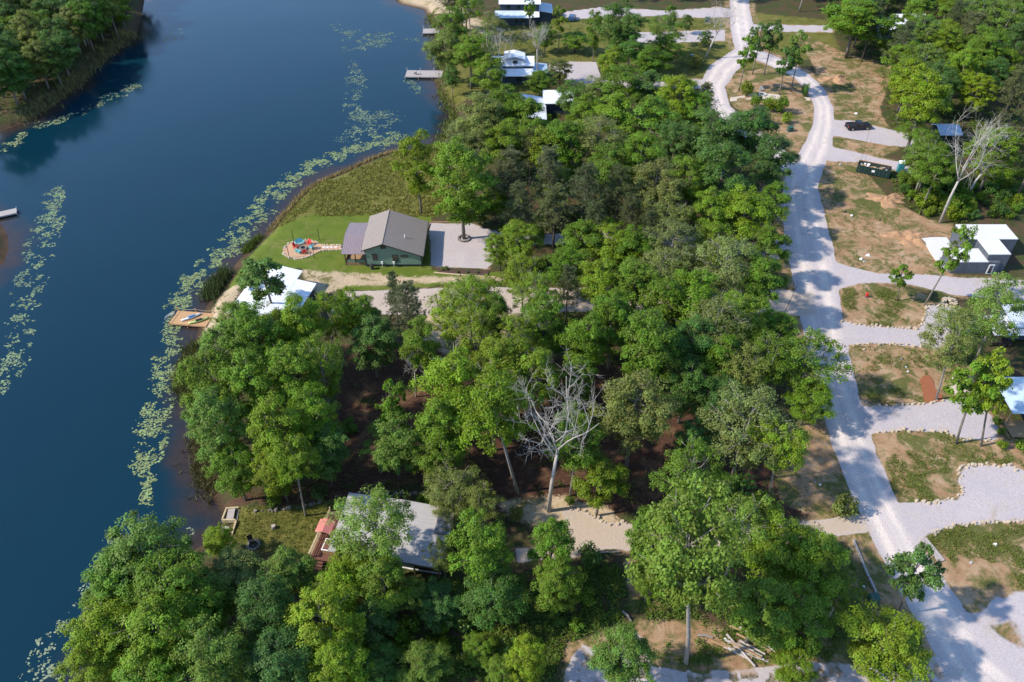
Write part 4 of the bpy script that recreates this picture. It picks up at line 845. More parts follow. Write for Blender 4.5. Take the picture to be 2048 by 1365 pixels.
c4 = cabin('teal_barn_cabin', 'pair of teal barn-shaped cabins with white roofs at the wood edge', (103.6, 226.6), 0,
      [(0, 4.6, 0, 4.6, 0, 3.3, 'teal_bright'), (5, 13.2, 1.5, 7.5, 0, 3.6, 'teal_bright')],
      [([(-.2, 4.9, 4.3), (5.2, 4.9, 4.3), (5.2, -.2, 3.3), (-.2, -.2, 3.3)], 'white_metal', 8), ([(4.7, 4.5, 6.0), (13.6, 4.5, 6.0), (13.6, 1.0, 3.7), (4.7, 1.0, 3.7)], 'white_metal', 12), ([(13.6, 4.5, 6.0), (4.7, 4.5, 6.0), (4.7, 8.0, 3.7), (13.6, 8.0, 3.7)], 'white_metal', 12)], 'teal_bright')
MB().prism([(5, 1.5, 3.6), (5, 7.5, 3.6), (5, 4.5, 5.9)], [(5.2, 1.5, 3.6), (5.2, 7.5, 3.6), (5.2, 4.5, 5.9)]).build('gable_wall', 'teal_bright', c4)
window(c4, 1.0, 0, 1.6, .7, 1.1, frame='white_plastic')
p = A2(1876, 290)
cabin('blue_roof_cabin', 'dark cabin with pale blue roof behind the pickup drive', p, 0, [(0, 4.4, .4, 5, 0, 2.5)], [([(-.3, 2.8, 3.5), (4.7, 2.8, 3.5), (4.7, -.1, 2.5), (-.3, -.1, 2.5)], 'light_blue', 8), ([(4.7, 2.8, 3.5), (-.3, 2.8, 3.5), (-.3, 5.5, 2.5), (4.7, 5.5, 2.5)], 'light_blue', 8)], 'dark_green', [(2.2, .4, 1.4, 1.2, 1)])
p = A2(1985, 302)
cabin('small_white_roof_cabin', 'small dark cabin with white roof behind the pale dead trees', p, 0, [(0, 4, .4, 4.5, 0, 2.5)], [([(-.3, 4.9, 3.2), (4.3, 4.9, 3.2), (4.3, 0, 2.6), (-.3, 0, 2.6)], 'white_metal', 8)], 'trim', [(2, .4, 1.4, 1, 1)])
def porch_cabin():
    t = thing('porch_cabin', 'dark cabin with ribbed silver metal roof and raised front porch', 'house', (76.2, 95.6, LAND - .1))
    q = [(-.4, 3.6, 3.3), (7.5, 3.6, 3.3), (7.5, -.6, 2.75), (-.4, -.6, 2.75)]; r = MB().slab(q, .1).build('roof', 'white_metal', t); ribs(q, 22, 'roof_seams', 'grey_metal', r, .06, .09)
    q = [(3.0, 5.6, 4.0), (9.5, 5.6, 4.0), (9.5, .6, 3.35), (3.0, .6, 3.35)]; r = MB().slab(q, .1).build('roof', 'cool_metal', t); ribs(q, 16, 'roof_seams', 'grey_metal', r, .06, .09)
    MB().bb(3.2, 9.2, 1.0, 5.2, .4, 3.2).build('wall', 'navy', t); MB().bb(-.2, 3.2, -.3, 3.4, .5, .62).build('porch_floor', 'trim', t)
    for x, y in ((-.1, -.3), (3.1, -.3), (-.1, 3.3), (1.5, -.3)): MB().bb(x - .06, x + .06, y - .06, y + .06, 0, 2.8).build('post', 'trim', t)
    for z in (.95, 1.3): MB().bb(-.2, 3.2, -.34, -.28, z, z + .06).build('rail', 'trim', t)
    window(t, 5.6, 1.0, 1.9, 1.6, 1.0, frame='light_blue')
    for x in (2.2, 3.2): MB().tube([(x, -.5, .3), (x, -.28, .3)], .3, 12).build('wheel', 'tyre', t)
porch_cabin()
def deck_cabin():
    t = thing('blue_roof_deck_cabin', 'cabin with pale blue hipped metal roof above a brown timber deck', 'house', (70.6, 78.2, LAND - .1))
    a, b, c, d, e = (-.2, 6.4, 3.6), (3.2, 3.2, 4.3), (-.1, -.3, 2.9), (9, -.3, 2.9), (9, 3.2, 4.3)
    r = MB().slab([b, a, c, (3.2, -.3, 2.9)], .1).build('roof', 'light_blue', t); MB().slab([b, (3.2, -.3, 2.9), d, e], .1).build('roof', 'light_blue', t); MB().slab([b, e, (9, 6.4, 3.6), a], .1).build('roof', 'cool_metal', t)
    ribs([b, a, c, (3.2, -.3, 2.9)], 6, 'roof_seams', 'light_blue', r, .05, .05)
    MB().bb(3.0, 9, .6, 6, .4, 3.0).build('wall', 'navy', t); window(t, 4.2, .6, 1.7, .9, 1.5, frame='white_plastic')
    for i in range(24): MB().bb(-.3 + .2 * i, -.3 + .2 * i + .18, -2.6, .6, .42, .5).build('plank', 'wood', t)
    for x, y in ((-.2, -.1), (3.0, -.1), (-.2, 3), (-.2, 6)): MB().bb(x - .07, x + .07, y - .07, y + .07, 0, 2.9).build('post', 'wood', t)
    for z in (.9, 1.3): MB().bb(1.5, 5, -2.62, -2.55, z, z + .07).build('rail', 'trim', t)
    MB().box((-.8, -1.4, .45), (.08, 3.0, .08), ry=.2).build('stair_rail', 'wood', t)
    MB().bb(-.9, -.3, -2.2, .2, .15, .25).build('step', 'wood', t)
deck_cabin()

# ------------------------------------------------------------------ docks and boats
def dock(label, p0, p1, w, m, posts='old_wood', z=.55, ph=1.1, side=(1, 1), n=None):
    a = np.array(p0); b = np.array(p1); L = np.linalg.norm(b - a); rz = math.atan2(b[1] - a[1], b[0] - a[0]); n = n or int(L / .3)
    t = thing('dock', label, 'dock', (a[0], a[1], 0), rz); g = L / n; me = None
    for i in range(n):
        if me is None: o = MB().box((0, 0, 0), (g * .93, w, .06)).build('plank', m, t); me = o.data
        else: o = link('plank', me, t)
        o.location = (g * (i + .5), 0, z); o.rotation_euler = (0, 0, LR.normal(0, .004))
    for sy in (-1, 1): MB().bb(0, L, sy * (w / 2 - .05) - .05, sy * (w / 2 - .05) + .05, z - .25, z - .035).build('beam', m, t)
    k = max(2, int(L / 3))
    for i in range(k + 1):
        for j, sy in enumerate((-1, 1)): MB().tube([(L * i / k, sy * (w / 2 + .06), -1.6), (L * i / k, sy * (w / 2 + .06), z + ph * side[j])], .08, 7).build('post', posts, t)
    return t, L
dock('long grey plank dock with a row of short posts and a small chair', A2(812, 147, .6), A2(893, 148, .6), 4.2, 'old_wood', ph=.7, side=(.25, 1))
dock('shorter grey plank dock half hidden by lakeside trees', A2(846, 62, .6), A2(925, 61, .6), 3.6, 'old_wood', ph=.8, side=(.2, 1))
dock('weathered grey dock jutting from the left bank', A2(-45, 438, .6), A2(33, 421, .6), 2.0, 'old_wood', ph=.25)
od, L = dock('new orange timber dock with rope posts beside the sandy beach', A2(347, 634, .6), A2(420, 640, .6), 3.4, 'new_wood', 'new_wood', ph=.75, side=(.0, 1))
for i in range(2): 
    a, b = Vector((L * i / 2, 1.76, 1.2)), Vector((L * (i + 1) / 2, 1.76, 1.2)); MB().tube([a.lerp(b, s / 6) - Vector((0, 0, .28 * (1 - (s / 3 - 1)**2))) for s in range(7)], .03, 4).build('rope', 'pale_wood', od)
for x in (0, L / 2): MB().tube([(x, -1.76, .9), (x - .1, 1.76, 1.15)] if x == 0 else [(x, 1.76, .6), (x, 1.76, 1.3)], .04, 5).build('rail', 'new_wood', od)
def kayak(label, px, py, rz, m, m2):
    t = thing('kayak', label, 'kayak', (*A2(px, py, .7), .6), rz); n = 9; v = []; f = []
    for i in range(n):
        s = i / (n - 1); w = .36 * math.sin(math.pi * min(max(s, .03), .97))**.6; x = (s - .5) * 3.4; h = .12 + .1 * abs(2 * s - 1)**2
        v += [(x, -w, .16 + h * .3), (x, -w * .6, .02), (x, w * .6, .02), (x, w, .16 + h * .3), (x, 0, .22 + h)]
    for i in range(n - 1):
        for j in range(5): f.append((i * 5 + j, i * 5 + (j + 1) % 5, i * 5 + 5 + (j + 1) % 5, i * 5 + 5 + j))
    f += [tuple(range(5))[::-1], tuple(range(5 * n - 5, 5 * n))]
    MB().add(v, f).build('hull', m, t, True); MB().tube([(-.5, 0, .33), (.5, 0, .33)], [.2, .2], 8).build('cockpit', m2, t)
    MB().tube([(-1.1, .1, .42), (1.0, -.1, .42)], .025, 5).build('paddle', 'trim', t)
kayak('white and blue kayak lying on the orange dock', 383, 635, .62, 'white_plastic', 'blue_plastic')
kayak('lime green kayak lying beside the white one on the orange dock', 398, 642, .5, 'lime_plastic', 'trim')
c = thing('lounge_chair', 'small dark folding chair on the long grey dock', 'chair', (*A2(831, 149, .6), .58)); MB().bb(-.3, .3, -.3, .3, .35, .42).build('seat', 'trim', c); MB().box((.3, 0, .7), (.06, .6, .7), ry=.3).build('backrest', 'trim', c)
for sx in (-.25, .25):
    for sy in (-.25, .25): MB().bb(sx - .03, sx + .03, sy - .03, sy + .03, 0, .35).build('leg', 'trim', c)
# pump spray at the dock end
c0 = np.array(A2(341, 634, .2)); n = 700; t_ = LR.uniform(0, 1, n); a_ = LR.normal(math.pi * .97, .38, n); rr_ = t_ * 1.9
P = np.stack([c0[0] + .9 + np.cos(a_) * rr_, c0[1] + np.sin(a_) * rr_ * .9, .75 * (1 - t_) + 1.2 * t_ * (1 - t_) + .02], 1); dn = unit(n)
V, F = leaf_quads(P, dn, LR.uniform(.012, .04, n)); tag(link('water_spray', fast_mesh('water_spray', V, F, 'white_plastic')), 'small fan of white water spray at the end of the orange dock', 'spray', kind='stuff')

# ------------------------------------------------------------------ fire pit terrace by the green house
def G(px, py): 
    p = A2(px, py); return (p[0], p[1], gz(*p))
pat = poly([(566,508),(568,498),(578,488),(596,483),(618,481),(632,484),(642,491),(682,491),(682,500),(642,502),(630,508),(612,516),(595,519),(578,516)])
ground_top = 1.26
t = thing('fire_pit_terrace', 'tan gravel fire pit terrace with stone edging and stepping stone path', 'terrace', (0, 0, 0))
MB().prism([(x, y, 1.0) for x, y in pat], [(x, y, 1.30) for x, y in pat]).build('gravel_bed', 'patio', t)
def stones(pts2, name, m, size, z=LAND, parent=None, label=None, jit=.12, closed=False, base=0.):
    P = [np.array(p[:2]) for p in pts2]; P = P + [P[0]] if closed else P; mb = MB()
    for a, b in zip(P[:-1], P[1:]):
        L_ = np.linalg.norm(b - a); s = 0
        while s < L_:
            q = a + (b - a) * s / L_ + LR.normal(0, jit, 2); d = size * LR.uniform(.35, 1.35); hh = d * LR.uniform(.25, .7)
            if LR.uniform() < .1: s += d; continue
            zz = gz(*q) if base == 0 else base
            an = LR.uniform(0, 6.28); k = 6
            lo_ = [(q[0] + d * .55 * math.cos(an + 6.283 * i / k) * LR.uniform(.8, 1.2), q[1] + d * .55 * math.sin(an + 6.283 * i / k) * LR.uniform(.7, 1.1), zz - .06) for i in range(k)]
            hi_ = [(q[0] + (x - q[0]) * .72, q[1] + (y - q[1]) * .72, zz + hh) for x, y, _ in lo_]
            mb.prism(lo_, hi_); s += d * LR.uniform(.85, 1.1)
    o = mb.build(name, m, parent); o['kind'] = 'stuff'
    if label: tag(o, label, 'stone edging')
    return o
stones([tuple(p) for p in pat], 'edging_stones', 'flag_stone', .32, parent=t, closed=True, base=1.24, jit=.05)
for x in (648, 655, 663, 672): 
    q = A2(x, 496); MB().prism([(q[0] + .35 * math.cos(i), q[1] + .28 * math.sin(i), 1.2) for i in range(6)], [(q[0] + .35 * math.cos(i), q[1] + .28 * math.sin(i), 1.34) for i in range(6)]).build('stepping_stone', 'concrete_white', t)
def adirondack(label, px, py, rz, m, wide=1.):
    c = thing('garden_bench' if wide > 1.4 else 'lawn_chair', label, 'bench' if wide > 1.4 else 'chair', (*A2(px, py, 1.32), 1.30), rz); w = .36 * wide
    n = 5 if wide < 1.4 else 9
    for i in range(n): x = -w + (i + .5) * 2 * w / n; MB().box((x, .33, .68), (2 * w / n * .86, .03, .85 - .15 * abs(i / (n - 1) - .5)), rx=-.38).build('back_slat', m, c)
    for i in range(4): MB().box((0, -.3 + .15 * i, .40 - .04 * i), (2 * w, .13, .03), rx=-.25).build('seat_slat', m, c)
    for s in (-1, 1):
        MB().box((s * (w + .05), -.02, .58), (.14, .75, .03)).build('armrest', m, c); MB().box((s * (w + .03), -.33, .28), (.08, .08, .58)).build('leg', m, c); MB().box((s * (w + .03), .25, .28), (.08, .08, .58)).build('leg', m, c)
fp = np.array(A2(607, 498, 1.32))
for lab, x, y, m, w in [('red slatted chair nearest the lake on the fire pit terrace', 592, 496, 'red_paint', 1), ('turquoise slatted bench on the fire pit terrace', 600, 489, 'aqua_paint', 1.9), ('red slatted chair beside the turquoise bench, away from the lake', 618, 490, 'red_paint', 1), ('turquoise chair facing the fire ring where the stepping path begins', 623, 498, 'aqua_paint', 1), ('dark red small chair between the two turquoise chairs', 609, 507, 'red_paint', .8), ('turquoise chair with its back to the white roof', 597, 506, 'aqua_paint', 1)]:
    q = np.array(A2(x, y, 1.32)); d = fp - q; adirondack(lab, x, y, math.atan2(d[1], d[0]) + math.pi / 2, m, w)
def fire_ring(label, px, py, r=.6, z=1.30, m='rock'):
    t = thing('fire_pit', label, 'fire pit', (*A2(px, py, z), z))
    for i in range(12): a = i * math.pi / 6; MB().box((r * math.cos(a), r * math.sin(a), .16), (.26, .30, .34), rz=a).build('stone', m, t)
    MB().tube([(0, 0, .0), (0, 0, .08)], r * .85, 12).build('ash_bed', 'trim', t)
fire_ring('dark round fire ring in the middle of the chairs', 607, 498)
for lab, x, y in [('dark small side table between the red chair and the turquoise bench', 611, 488), ('small red side table at the terrace rim', 616, 505)]:
    s = thing('side_table', lab, 'table', (*A2(x, y, 1.32), 1.30)); MB().tube([(0, 0, .38), (0, 0, .43)], .24, 10).build('top', 'brown_bark', s)
    for a in range(3): MB().tube([(.15 * math.cos(a * 2.1), .15 * math.sin(a * 2.1), 0), (.15 * math.cos(a * 2.1), .15 * math.sin(a * 2.1), .38)], .025, 4).build('leg', 'brown_bark', s)
for lab, x, y, ty in [('thin black light pole behind the turquoise bench', 588, 485, 461), ('thin black light pole at the lakeward rim of the terrace', 579, 517, 493), ('thin black light pole between terrace and porch, meadow side', 639, 480, 458), ('thin black light pole at the terrace rim nearest the white roof', 629, 517, 494)]:
    p = G(x, y); o = thing('light_pole', lab, 'pole', p, 0); MB().tube([(0, 0, -.2), (0, 0, 2.5)], .055, 6).build('shaft', 'trim', o); MB().tube([(0, 0, 2.5), (0, 0, 2.62)], [.08, .03], 6).build('cap', 'trim', o)
# stone ring round the parking tree, planting bed
q = A2(928, 478); t = thing('tree_ring', 'low ring of dark rocks around the parking tree', 'stone ring', (q[0], q[1], LAND))
for i in range(16): a = i * math.pi / 8; MB().box((1.05 * math.cos(a), 1.05 * math.sin(a), .12), (.34, .38, .32), rz=a + LR.normal(0, .2)).build('stone', 'rock', t)
bed = poly([(872,537),(978,543),(976,553),(880,548)]); tag(MB().prism([(x, y, 1.) for x, y in bed], [(x, y, 1.34) for x, y in bed]).build('mulch_bed', 'mulch'), 'dark mulch planting bed along the parking of the green house', 'flower bed')
for x in (885, 893): crown(x, 536, 12, 1.0, 'bush', 'D', 'in the mulch bed by the parking')
for x in (915, 935, 955): crown(x, 544, 7, .6, 'bush', 'C', 'in the mulch bed by the parking')
for x0, y0, x1, y1 in ((868, 546, 920, 551), (922, 551, 990, 556)):
    a, b = G(x0, y0), G(x1, y1); tag(MB().tube([(*a[:2], a[2] + .1), (*b[:2], b[2] + .1)], .14, 7).build('edging_log', 'pale_wood'), 'pale log edging the mulch bed by the parking', 'log', 'logs edging the mulch bed')
for x0, y0, x1, y1, lab in ((860, 446, 935, 446, 'long timber along the back edge of the parking'), (859, 448, 852, 470, 'short timber beside the green house roof corner on the parking edge')):
    a, b = np.array(G(x0, y0)), np.array(G(x1, y1)); d = b - a; tag(MB().box(tuple((a + b) / 2 + np.array([0, 0, .1])), (np.linalg.norm(d), .2, .28), rz=math.atan2(d[1], d[0])).build('edging_timber', 'wood'), lab, 'timber')

# ------------------------------------------------------------------ stone edgings along the plots
for lab, pts in [('row of pale edging stones below the first grassy plot', [(1688,645),(1730,652),(1800,657),(1835,659),(1850,642),(1852,615),(1880,610),(1912,616)]),
    ('row of pale edging stones above the second plot', [(1704,692),(1715,689),(1760,688),(1800,690),(1862,697)]), ('row of pale edging stones below the second plot', [(1726,806),(1750,814),(1780,812),(1840,808),(1885,803)]),
    ('row of pale edging stones above the third plot', [(1748,868),(1772,864),(1800,862),(1895,864),(1912,878),(1955,882),(1992,883)]), ('pale stones wrapping the gravel pad beside the third plot', [(1832,1003),(1880,1003),(1912,997),(1926,984),(1916,946),(1927,932),(1980,931),(2022,931),(2048,958)]),
    ('row of pale edging stones above the sandy fourth plot', [(1866,1068),(1872,1060),(1910,1050),(1980,1045),(2060,1041)]), ('stone edging around the drive tip by the dead tree', [(1140,1020),(1155,1018),(1190,1036),(1215,1046),(1255,1050)]),
    ('stone edging along the shaded drive near the road', [(1480,1040),(1520,1050),(1560,1052),(1640,1045)]), ('rough stones around the firepit patio on the second plot', [(1918,745),(1950,760),(1955,780),(1930,790)])]:
    stones([A2(*p) for p in pts], 'stone_edging', 'stone', .42, label=lab, jit=.16)
stones([A2(*p) for p in [(508,1022),(540,1022),(580,1018),(612,1013),(640,1006),(650,1000)]], 'stone_edging', 'rock', .5, label='low dark retaining rocks along the bank above the lakeside lawn')
stones([A2(*p) for p in [(720,985),(790,988),(850,985)]], 'stone_edging', 'rock', .5, label='low dark rocks behind the grey roof')
for i in range(26):
    q = A2(LR.uniform(1878, 1912), LR.uniform(598, 614)); b = LR.uniform(.3, .6); z_ = gz(*q)
    o = MB().box((0, 0, 0), (b, b * .8, b * .7), rz=LR.uniform(0, 3), rx=.2).build('boulder', 'stone'); o.location = (q[0], q[1], z_ + b * .25); tag(o, 'pale boulder in the heap beside the first plot drive', 'boulder', 'boulder heap by the first plot')
# ------------------------------------------------------------------ vehicles and site objects
def wheels(t, xs, y, r, w=.22):
    for x in xs:
        for s in (-1, 1):
            o = MB().tube([(x, s * (y - w), r), (x, s * y, r)], r, 14).build('wheel', 'tyre', t); MB().tube([(x, s * (y + .0), r), (x, s * (y + .012), r)], r * .58, 10).build('rim', 'chrome', o)
def vehicle(name, label, cat, px, py, rz, m, truck):
    p = G(px, py); t = thing(name, label, cat, p, rz); Wd = .98
    def side(prof, w, nm, mm, tw=1.): return MB().prism([(x, -w * (tw if z > 1.15 else 1), z) for x, z in prof], [(x, w * (tw if z > 1.15 else 1), z) for x, z in prof]).build(nm, mm, t)
    if truck:
        side([(-2.85, .45), (2.85, .45), (2.9, .8), (2.75, 1.1), (1.35, 1.18), (-2.85, 1.18)], Wd, 'body', m)
        side([(-.75, 1.18), (1.35, 1.18), (.55, 1.78), (-.55, 1.82)], Wd * .95, 'cab', m, .86)
        MB().bb(-2.75, -.85, -.82, .82, 1.185, 1.19).build('bed_liner', 'tyre', t)
        for s in (-1, 1): MB().bb(-2.85, -.8, s * .9 - .07, s * .9 + .07, 1.18, 1.36).build('bed_side', m, t)
        MB().bb(-2.9, -2.82, -.9, .9, .75, 1.36).build('tailgate', m, t); MB().bb(-3.05, -2.9, -.85, .85, .5, .68).build('bumper', 'chrome', t); MB().bb(2.88, 3.0, -.9, .9, .5, .7).build('bumper', 'chrome', t)
        for s in (-1, 1):
            MB().prism([(-.5, s * .86, 1.26), (.95, s * .86, 1.26), (.5, s * .83, 1.7), (-.42, s * .83, 1.72)], [(-.5, s * .95, 1.26), (.95, s * .95, 1.26), (.5, s * .885, 1.7), (-.42, s * .885, 1.72)]).build('side_window', 'glass', t); MB().bb(2.8, 2.93, s * .75 - .14, s * .75 + .14, .8, 1.0).build('headlight', 'white_plastic', t); MB().bb(-2.93, -2.86, s * .84 - .07, s * .84 + .07, .8, 1.15).build('tail_light', 'red_paint', t)
        MB().prism([(1.30, -.78, 1.23), (1.30, .78, 1.23), (.62, .72, 1.74), (.62, -.72, 1.74)], [(1.37, -.78, 1.24), (1.37, .78, 1.24), (.68, .72, 1.76), (.68, -.72, 1.76)]).build('windscreen', 'glass', t)
        MB().prism([(-.78, -.75, 1.25), (-.78, .75, 1.25), (-.6, .7, 1.75), (-.6, -.7, 1.75)], [(-.72, -.75, 1.25), (-.72, .75, 1.25), (-.54, .7, 1.75), (-.54, -.7, 1.75)]).build('rear_window', 'glass', t)
        wheels(t, (-1.75, 1.85), 1.0, .4)
    else:
        side([(-2.3, .4), (2.3, .4), (2.3, .85), (1.3, 1.02), (-2.3, 1.02)], .92, 'body', m); side([(-2.2, 1.02), (1.25, 1.02), (.5, 1.55), (-1.9, 1.6)], .88, 'cab', m, .84)
        for s in (-1, 1): MB().prism([(-1.9, s * .8, 1.08), (.9, s * .8, 1.08), (.45, s * .77, 1.48), (-1.7, s * .77, 1.5)], [(-1.9, s * .9, 1.08), (.9, s * .9, 1.08), (.45, s * .82, 1.48), (-1.7, s * .82, 1.5)]).build('side_window', 'glass', t); MB().bb(2.25, 2.34, s * .68 - .16, s * .68 + .16, .65, .85).build('headlight', 'white_plastic', t)
        MB().prism([(1.22, -.74, 1.05), (1.22, .74, 1.05), (.56, .68, 1.5), (.56, -.68, 1.5)], [(1.29, -.74, 1.06), (1.29, .74, 1.06), (.62, .68, 1.53), (.62, -.68, 1.53)]).build('windscreen', 'glass', t); wheels(t, (-1.4, 1.45), .93, .36)
vehicle('pickup_truck', 'black pickup truck parked on the gravel drive', 'pickup truck', 1715, 258, R(8), 'black_paint', True)
vehicle('parked_car', 'dark blue car parked beside the far navy house', 'car', 1144, 40, R(78), 'blue_paint', False)
# dumpster
a = np.array(G(1711, 345)); b = np.array(G(1770, 355)); rz = math.atan2(b[1] - a[1], b[0] - a[0]) - .08
t = thing('dumpster', 'long dark green roll-off dumpster full of rubbish', 'dumpster', (a[0], a[1], a[2]), rz); Ld = 6.6
MB().bb(0, Ld, 0, .08, .15, 1.7).build('side_wall', 'dark_green', t); MB().bb(0, Ld, 2.32, 2.4, .15, 1.7).build('side_wall', 'dark_green', t); MB().bb(0, .08, .08, 2.32, .15, 1.7).build('end_wall', 'dark_green', t); MB().bb(Ld - .08, Ld, .08, 2.32, .15, 1.7).build('end_wall', 'dark_green', t)
MB().bb(.05, Ld - .05, .05, 2.35, .1, .25).build('floor', 'rust', t)
for i in range(9): MB().bb(.3 + i * .74, .42 + i * .74, -.08, 0, .15, 1.6).build('side_rib', 'dark_green', t)
for y in (-.06, 2.34): MB().bb(-.03, Ld + .03, y, y + .12, 1.7, 1.8).build('top_rail', 'rust' if y > 0 else 'dark_green', t)
MB().bb(3.0, 3.6, -.105, -.085, .85, 1.3).build('sign_plate', 'white_plastic', t)
jm = ['cardboard', 'white_plastic', 'trim', 'cardboard', 'grey_metal', 'white_plastic', 'wood']
for i in range(30):
    s = LR.uniform(.3, .8); x = LR.uniform(.5, Ld - .5); y = LR.uniform(.45, 1.95)
    o = MB().box((0, 0, 0), (s, s * LR.uniform(.4, 1), s * LR.uniform(.3, .7)), rz=LR.uniform(0, 3), rx=LR.normal(0, .3)).build('rubbish', jm[i % 7]); M_ = Matrix.Translation(t.location) @ Matrix.Rotation(rz, 4, 'Z'); o.location = M_ @ Vector((x, y, LR.uniform(1.1, 1.5))); tag(o, 'piece of rubbish heaped in the green dumpster', 'rubbish', 'rubbish in the dumpster')
MB().bb(.1, Ld - .1, .1, 2.3, .25, 1.0).build('load', 'cardboard', t)
p = G(1799, 343); t = thing('portable_toilet', 'teal portable toilet cabin beside the dumpster', 'portable toilet', p, -.2)
MB().bb(-.6, .6, -.6, .6, .0, 2.05).build('cabin', 'toilet_teal', t); MB().prism([(-.65, -.65, 2.05), (.65, -.65, 2.05), (.65, .65, 2.05), (-.65, .65, 2.05)], [(-.35, -.4, 2.35), (.35, -.4, 2.35), (.35, .4, 2.35), (-.35, .4, 2.35)]).build('roof', 'white_plastic', t); MB().bb(-.4, .4, -.63, -.605, .1, 1.95).build('door', 'toilet_teal', t); MB().tube([(.4, .4, 2.0), (.4, .4, 2.6)], .06, 6).build('vent_pipe', 'white_plastic', t)
def ubox(label, px, py, s, rz, m='box_green', cap=None):
    p = G(px, py); t = thing('utility_box', label, 'utility box', p, rz); MB().bb(-s[0] / 2, s[0] / 2, -s[1] / 2, s[1] / 2, .08, s[2]).build('cabinet', m if cap is None else 'grey_metal', t); MB().bb(-s[0] / 2 - .12, s[0] / 2 + .12, -s[1] / 2 - .12, s[1] / 2 + .12, -.12, .08).build('pad', 'concrete', t)
    MB().prism([(-s[0] / 2 - .03, -s[1] / 2 - .03, s[2]), (s[0] / 2 + .03, -s[1] / 2 - .03, s[2]), (s[0] / 2 + .03, s[1] / 2 + .03, s[2]), (-s[0] / 2 - .03, s[1] / 2 + .03, s[2])], [(-s[0] / 2, -s[1] / 2, s[2] + .06), (s[0] / 2, -s[1] / 2, s[2] + .06), (s[0] / 2, s[1] / 2, s[2] + .12), (-s[0] / 2, s[1] / 2, s[2] + .12)]).build('lid', cap or m, t)
ubox('dark green transformer box at the end of the roadside timber', 1746, 1202, (1.0, .9, .85), .1); ubox('low pale blue lidded box beside the bright tree at the road', 1743, 1240, (.8, .7, .35), .2, cap='light_blue')
ubox('green transformer box on the bare ground of the road loop', 1580, 262, (1.1, 1., 1.0), .1); ubox('green transformer box on the far roadside lawn', 1415, 43, (1.3, 1.1, 1.1), 0); ubox('tiny red marker box on the first grassy plot', 1733, 594, (.35, .35, .7), 0, 'red_paint')
p = G(1383, 116); t = thing('sign_board', 'small blue and white board beside the leaning dead tree', 'sign', p, .1)
MB().bb(-.55, .55, -.04, .04, .5, 1.1).build('board', 'blue_plastic', t); MB().bb(-.45, .45, -.06, -.042, .75, 1.05).build('panel', 'white_plastic', t)
for x in (-.5, .5): MB().bb(x - .04, x + .04, -.03, .05, -.1, .5).build('leg', 'trim', t)
# timber bridge planks, roadside timbers, logs
a = G(1852, 1085); t = thing('plank_bridge', 'two pale planks bridging the roadside ditch', 'footbridge', a, 0); b = G(1878, 1117); rz = math.atan2(b[1] - a[1], b[0] - a[0])
for i, o_ in enumerate((-.28, .22)): MB().box((.5 * (b[0] - a[0]) + o_ * math.sin(-rz), .5 * (b[1] - a[1]) + o_ * math.cos(rz), .14), (3.4, .42, .1), rz=rz).build('plank', 'old_wood', t)
for i, (x0, y0, x1, y1) in enumerate([(1706,1082,1722,1120),(1722,1121,1737,1156),(1738,1157,1752,1188)]):
    a, b = np.array(G(x0, y0)), np.array(G(x1, y1)); d = b - a; tag(MB().box(tuple((a + b) / 2 + np.array([0, 0, .12])), (np.linalg.norm(d), .22, .32), rz=math.atan2(d[1], d[0])).build('edging_timber', 'old_wood'), 'weathered timber edging the ditch left of the road', 'timber', 'timbers edging the roadside ditch')
c = np.array(G(1490, 1298))
for i in range(16):
    an = -.55 + LR.normal(0, .16); L_ = LR.uniform(2.6, 4.6); q = c + np.array([LR.normal(0, .9), LR.normal(0, .6), .12 + .2 * (i // 6)]); d = np.array([math.cos(an), math.sin(an), LR.normal(0, .02)]) * L_ / 2
    tag(MB().tube([tuple(q - d), tuple(q + d)], [.15, .11], 8).build('cut_log', 'old_wood' if i % 3 else 'wood'), 'cut log in the pile beside the bottom gravel track', 'log', 'log pile beside the bottom track')
for x0, y0, x1, y1, lab in [(1395, 1273, 1425, 1278, 'pale log lying beside the thick pale trunk'), (1150, 1110, 1240, 1105, 'long pale fallen log along the drive edge'), (1545, 1300, 1556, 1285, 'short cut log leaning by the log pile'), (1245, 1225, 1262, 1245, 'thin fallen branch in the brown clearing below the drive')]:
    a, b = np.array(G(x0, y0)), np.array(G(x1, y1)); a[2] += .15; b[2] += .2; tag(MB().tube([tuple(a), tuple((a + b) / 2 + np.array([.1, .1, .03])), tuple(b)], [.16, .14, .09], 7).build('fallen_log', 'pale_bark'), lab, 'log')
# picnic table, landing and stones at the lakeside lawn
t = thing('picnic_table', 'small grey picnic table on the timber landing by the water', 'picnic table', G(461, 1028), .1)
MB().bb(-.45, .45, -.9, .9, .72, .78).build('table_top', 'old_wood', t)
for s in (-1, 1): MB().bb(s * .75 - .13, s * .75 + .13, -.9, .9, .42, .47).build('seat', 'old_wood', t); MB().box((0, s * .65, .37), (1.7, .07, .07)).build('brace', 'old_wood', t); MB().box((-.35, s * .65, .36), (.08, .07, .74), ry=.3).build('leg', 'old_wood', t); MB().box((.35, s * .65, .36), (.08, .07, .74), ry=-.3).build('leg', 'old_wood', t)
for x0, y0, x1, y1, lab in [(452,1019,444,1040,'pale timber walling the water side of the picnic landing'),(444,1040,470,1040,'pale timber walling the near side of the picnic landing'),(472,1042,464,1068,'pale timber edging the little cove beside the picnic landing'),(452,1017,476,1015,'pale timber at the bank side of the picnic landing')]:
    a, b = np.array(G(x0, y0)), np.array(G(x1, y1)); d = b - a; m_ = (a + b) / 2; tag(MB().box((m_[0], m_[1], .95), (np.linalg.norm(d), .2, .62), rz=math.atan2(d[1], d[0])).build('landing_timber', 'pale_wood'), lab, 'timber')
